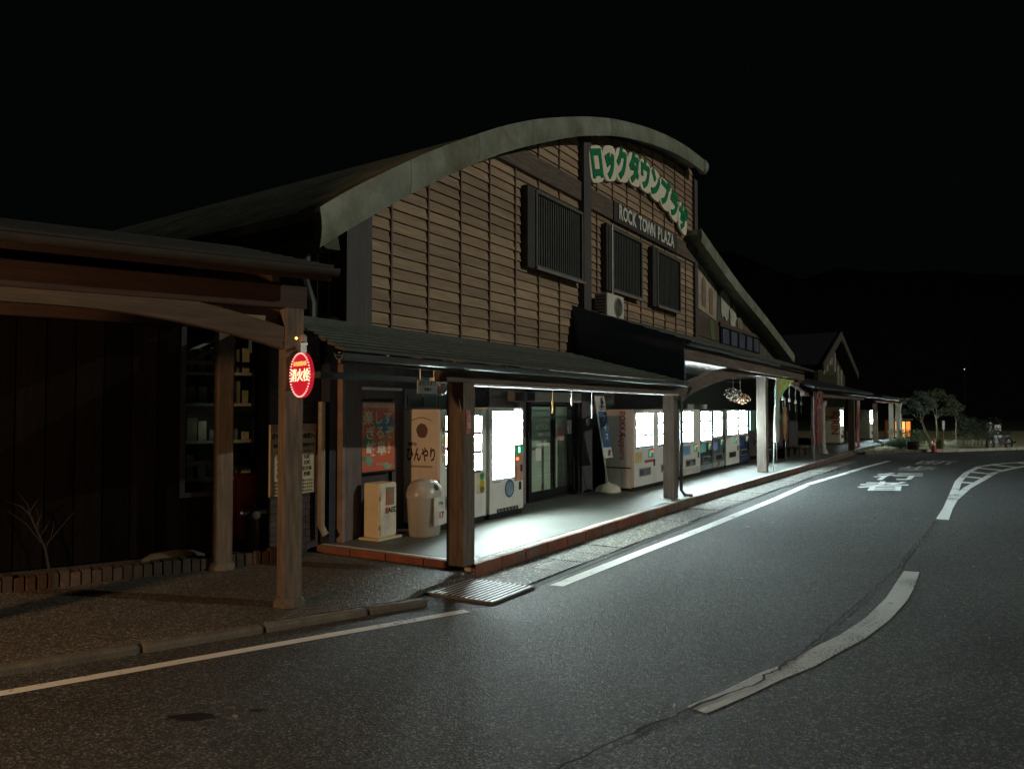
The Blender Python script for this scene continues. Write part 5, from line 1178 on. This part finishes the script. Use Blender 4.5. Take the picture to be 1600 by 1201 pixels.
# ------------------------------------------------------------------ traffic cone
tc_ = thing('traffic_cone', 'red traffic cone with a white band standing on the kerb of the grass verge', 'traffic cone', (19.33, 35.85, .0))
MB().box(-.19, .19, -.19, .19, 0, .035).build('base', mat('cone_base_black', (.02, .02, .02), .7), tc_, bevel=.012)
prof = lambda z: .135-(.135-.028)*(z-.035)/.60
CR = mat('cone_red', (.55, .04, .035), .5, var=.15)
MB().lathe([(prof(.035), .036), (prof(.34), .34)], n=20).build('cone_body', CR, tc_, smooth=True)
MB().lathe([(prof(.34)+.002, .341), (prof(.47)+.002, .47)], n=20).build('reflective_band', mat('cone_white', (.7, .7, .66), .4), tc_, smooth=True)
MB().lathe([(prof(.471), .471), (prof(.62), .62), (.02, .64), (0, .64)], n=20).build('cone_tip', CR, tc_, smooth=True)
ct = ftop(MB().lathe([(0, 0), (.22, 0), (.25, .35), (.26, .42), (.24, .42), (.22, .36), (0, .36)], (0, 0, 0), 14), 'plant_tub', BLACK, 'black plastic tub just left of the traffic cone', 'tub', 0, 0)
ct.location = (18.75, 36.6, .07); ct.rotation_euler.z = 0
# ------------------------------------------------------------------ little marker plates, far lights
for i, (x, y, z, w, h, lab) in enumerate(((25.4, 46, 1.07, .13, .52, 'upright white marker plate on a stake beyond the thin sapling'), (29.4, 48, .95, .14, .48, 'upright white marker plate left above the motorcycle'), (29.95, 48.2, .86, .34, .36, 'small square white board right above the motorcycle'))):
    r = thing('marker_plate', lab, 'sign', (x, y, .0), R(-25))
    MB().box(-.02, .02, .011, .05, 0, z+h*.4).build('stake', METAL, r); MB().box(-w/2, w/2, -.01, .01, z-h/2, z+h/2).build('plate', WHITE, r)
    if i == 2:
        for k in range(3): MB().box(-.12+.09*k, -.07+.09*k, -.013, -.0105, z-.12, z+.12).build('print_column', mat('plate_ink', (.25, .25, .25), .6), r)
dl_ = thing('distant_lamp', 'tiny lit lamp far off on the dark slope, high above the motorcycle', 'lamp', (69.6, 120, 0))
MB().tube([(0, 0, -.5), (0, 0, 8.1)], .05, 6).build('pole', BLACK, dl_); MB().lathe([(0, -.09), (.09, 0), (0, .09)], (0, 0, 8.2), 8).build('bulb', mat_emit('far_bulb', (1, .95, .85), 1.2), dl_)
# ------------------------------------------------------------------ motorcycle
mc = thing('motorcycle', 'parked black motorcycle with bright bodywork and chrome, at the right edge of the verge', 'motorcycle', (24.15, 38.75, 0), R(-66))
# local: front wheel towards -y
def wheel(y, r):
    t = MB().torus((0, y, r), r-.055, .055, 'x', 28, 8).build('tyre', mat('tyre_rubber', (.015, .015, .015), .8), mc, smooth=True)
    MB().torus((0, y, r), r-.115, .016, 'x', 28, 6).build('rim', METAL, t, smooth=True)
    MB().tube([(-.06, y, r), (.06, y, r)], .045, 10).build('hub', METAL, t)
    for q in range(10):
        a = math.pi*2*q/10; MB().tube([(0, y, r), (0, y+(r-.12)*math.cos(a), r+(r-.12)*math.sin(a))], .008, 5).build('spoke', METAL, t)
    o = MB().lathe([(0, 0), (.12, 0), (.12, .006), (0, .006)], n=18).build('brake_disc', METAL, t, loc=(-.075, y, r)); o.rotation_euler.y = R(90)
wheel(-.70, .31); wheel(.68, .31)
CHR = mat('chrome', (.7, .7, .7), .12, 1.0, var=.03); BODY = mat('bike_black', (.02, .02, .024), .15, coat=.6); BIKES = mat('bike_silver', (.22, .22, .24), .22, .7)
for sx in (-.085, .085): MB().tube([(sx, -.70, .31), (sx, -.42, .95)], [.026, .022], 8).build('fork', CHR, mc, smooth=True)
MB().loft([[(-.07, -.70+.36*math.cos(a), .31+.36*math.sin(a)), (.07, -.70+.36*math.cos(a), .31+.36*math.sin(a)), (.06, -.70+.345*math.cos(a), .31+.345*math.sin(a)), (-.06, -.70+.345*math.cos(a), .31+.345*math.sin(a))] for a in [R(35+11*q) for q in range(11)]]).build('front_mudguard', BIKES, mc, smooth=True)
MB().tube([(-.34, -.28, 1.02), (-.14, -.38, 1.05), (.14, -.38, 1.05), (.34, -.28, 1.02)], .014, 8).build('handlebar', CHR, mc, smooth=True)
for sx in (-.37, .37): MB().tube([(sx, -.24, 1.015), (sx*.86, -.30, 1.025)], .022, 8).build('grip', BLACK, mc)
for sx in (-.28, .28): m_ = MB().tube([(sx, -.32, 1.03), (sx*1.1, -.34, 1.18)], .007, 5).build('mirror_stem', CHR, mc); MB().lathe([(0, -.015), (.055, 0), (0, .015)], (0, 0, 0), 12).build('mirror', BLACK, m_, loc=(sx*1.13, -.34, 1.22)).rotation_euler.x = R(90)
o = MB().lathe([(0, 0), (.085, .0), (.095, .03), (.07, .12), (0, .14)], n=18).build('headlight', CHR, mc, smooth=True, loc=(0, -.60, .88)); o.rotation_euler.x = R(-90)
MB().loft([[(x*w, y, zc+h*z) for x, z in ((-1, -.3), (-.9, .5), (-.45, 1), (.45, 1), (.9, .5), (1, -.3), (.5, -.7), (-.5, -.7))] for y, w, zc, h in ((-.40, .06, .82, .05), (-.32, .13, .84, .11), (-.10, .155, .83, .13), (.08, .12, .80, .10), (.14, .08, .78, .06))]).build('fuel_tank', BODY, mc, smooth=True)
MB().loft([[(x*w, y, zc+h*z) for x, z in ((-1, 0), (-.8, 1), (.8, 1), (1, 0), (.6, -.8), (-.6, -.8))] for y, w, zc, h in ((.12, .08, .77, .03), (.25, .13, .76, .05), (.52, .14, .79, .05), (.80, .10, .83, .045))]).build('seat', BLACK, mc, smooth=True)
MB().loft([[(x*w, y, zc+h*z) for x, z in ((-1, 0), (-.7, 1), (.7, 1), (1, 0), (.5, -1), (-.5, -1))] for y, w, zc, h in ((.60, .09, .72, .05), (.85, .09, .77, .05), (1.02, .05, .80, .03))]).build('tail_cowl', BIKES, mc, smooth=True)
MB().box(-.05, .05, 1.0, 1.03, .76, .82).build('tail_light', RED, mc)
for sx in (-1, 1): MB().tube([(sx*.10, -.38, .80), (sx*.13, -.25, .45), (sx*.12, .25, .35), (sx*.10, .30, .72), (sx*.09, .75, .78)], .018, 6).build('frame_tube', BIKES, mc)
MB().box(-.14, .14, -.20, .26, .28, .56).build('engine', mat('engine_metal', (.18, .18, .18), .4, .7), mc, bevel=.03)
for q in range(5): MB().box(-.16, .16, -.17+.0*q, .02, .57+.03*q, .585+.03*q).build('cooling_fin', METAL, mc)
MB().tube([(.12, -.2, .50), (.17, -.1, .25), (.18, .35, .27), (.18, .95, .36)], [.022, .024, .035, .045], 10).build('exhaust', CHR, mc, smooth=True)
MB().tube([(-.09, .30, .36), (-.09, .68, .31)], .022, 6).build('swing_arm', METAL, mc); MB().tube([(.09, .30, .36), (.09, .68, .31)], .022, 6).build('swing_arm', METAL, mc)
MB().loft([[(-.15, -.52, .74), (.15, -.52, .74), (.11, -.60, .98), (-.11, -.60, .98)], [(-.17, -.36, .72), (.17, -.36, .72), (.12, -.42, 1.02), (-.12, -.42, 1.02)]]).build('front_cowl', BIKES, mc, bevel=.03)
MB().tube([(-.1, .2, .3), (-.28, .25, .02)], .012, 6).build('side_stand', METAL, mc)
# ------------------------------------------------------------------ fallen leaves and grit on the road
random.seed(77)
lm = MB()
for _ in range(230):
    x, y = random.uniform(-2, 9), random.uniform(3.5, 24)
    if F(0, 0).x*0+x*axes(ANG_A)[1][0]+y*axes(ANG_A)[1][1] > 5.0: continue
    a = random.uniform(0, 6.28); L = random.uniform(.015, .045); w = L*.45; z = .006
    ca_, sa = math.cos(a), math.sin(a)
    lm.add([(x-L*ca_, y-L*sa, z), (x+w*sa, y-w*ca_, z+.008), (x+L*ca_, y+L*sa, z+.004), (x-w*sa, y+w*ca_, z+.010)], [(0, 1, 2, 3)])
stuff(lm.build('fallen_leaves', mat('dry_leaf', (.26, .24, .19), .7, var=.5, sc=2)))
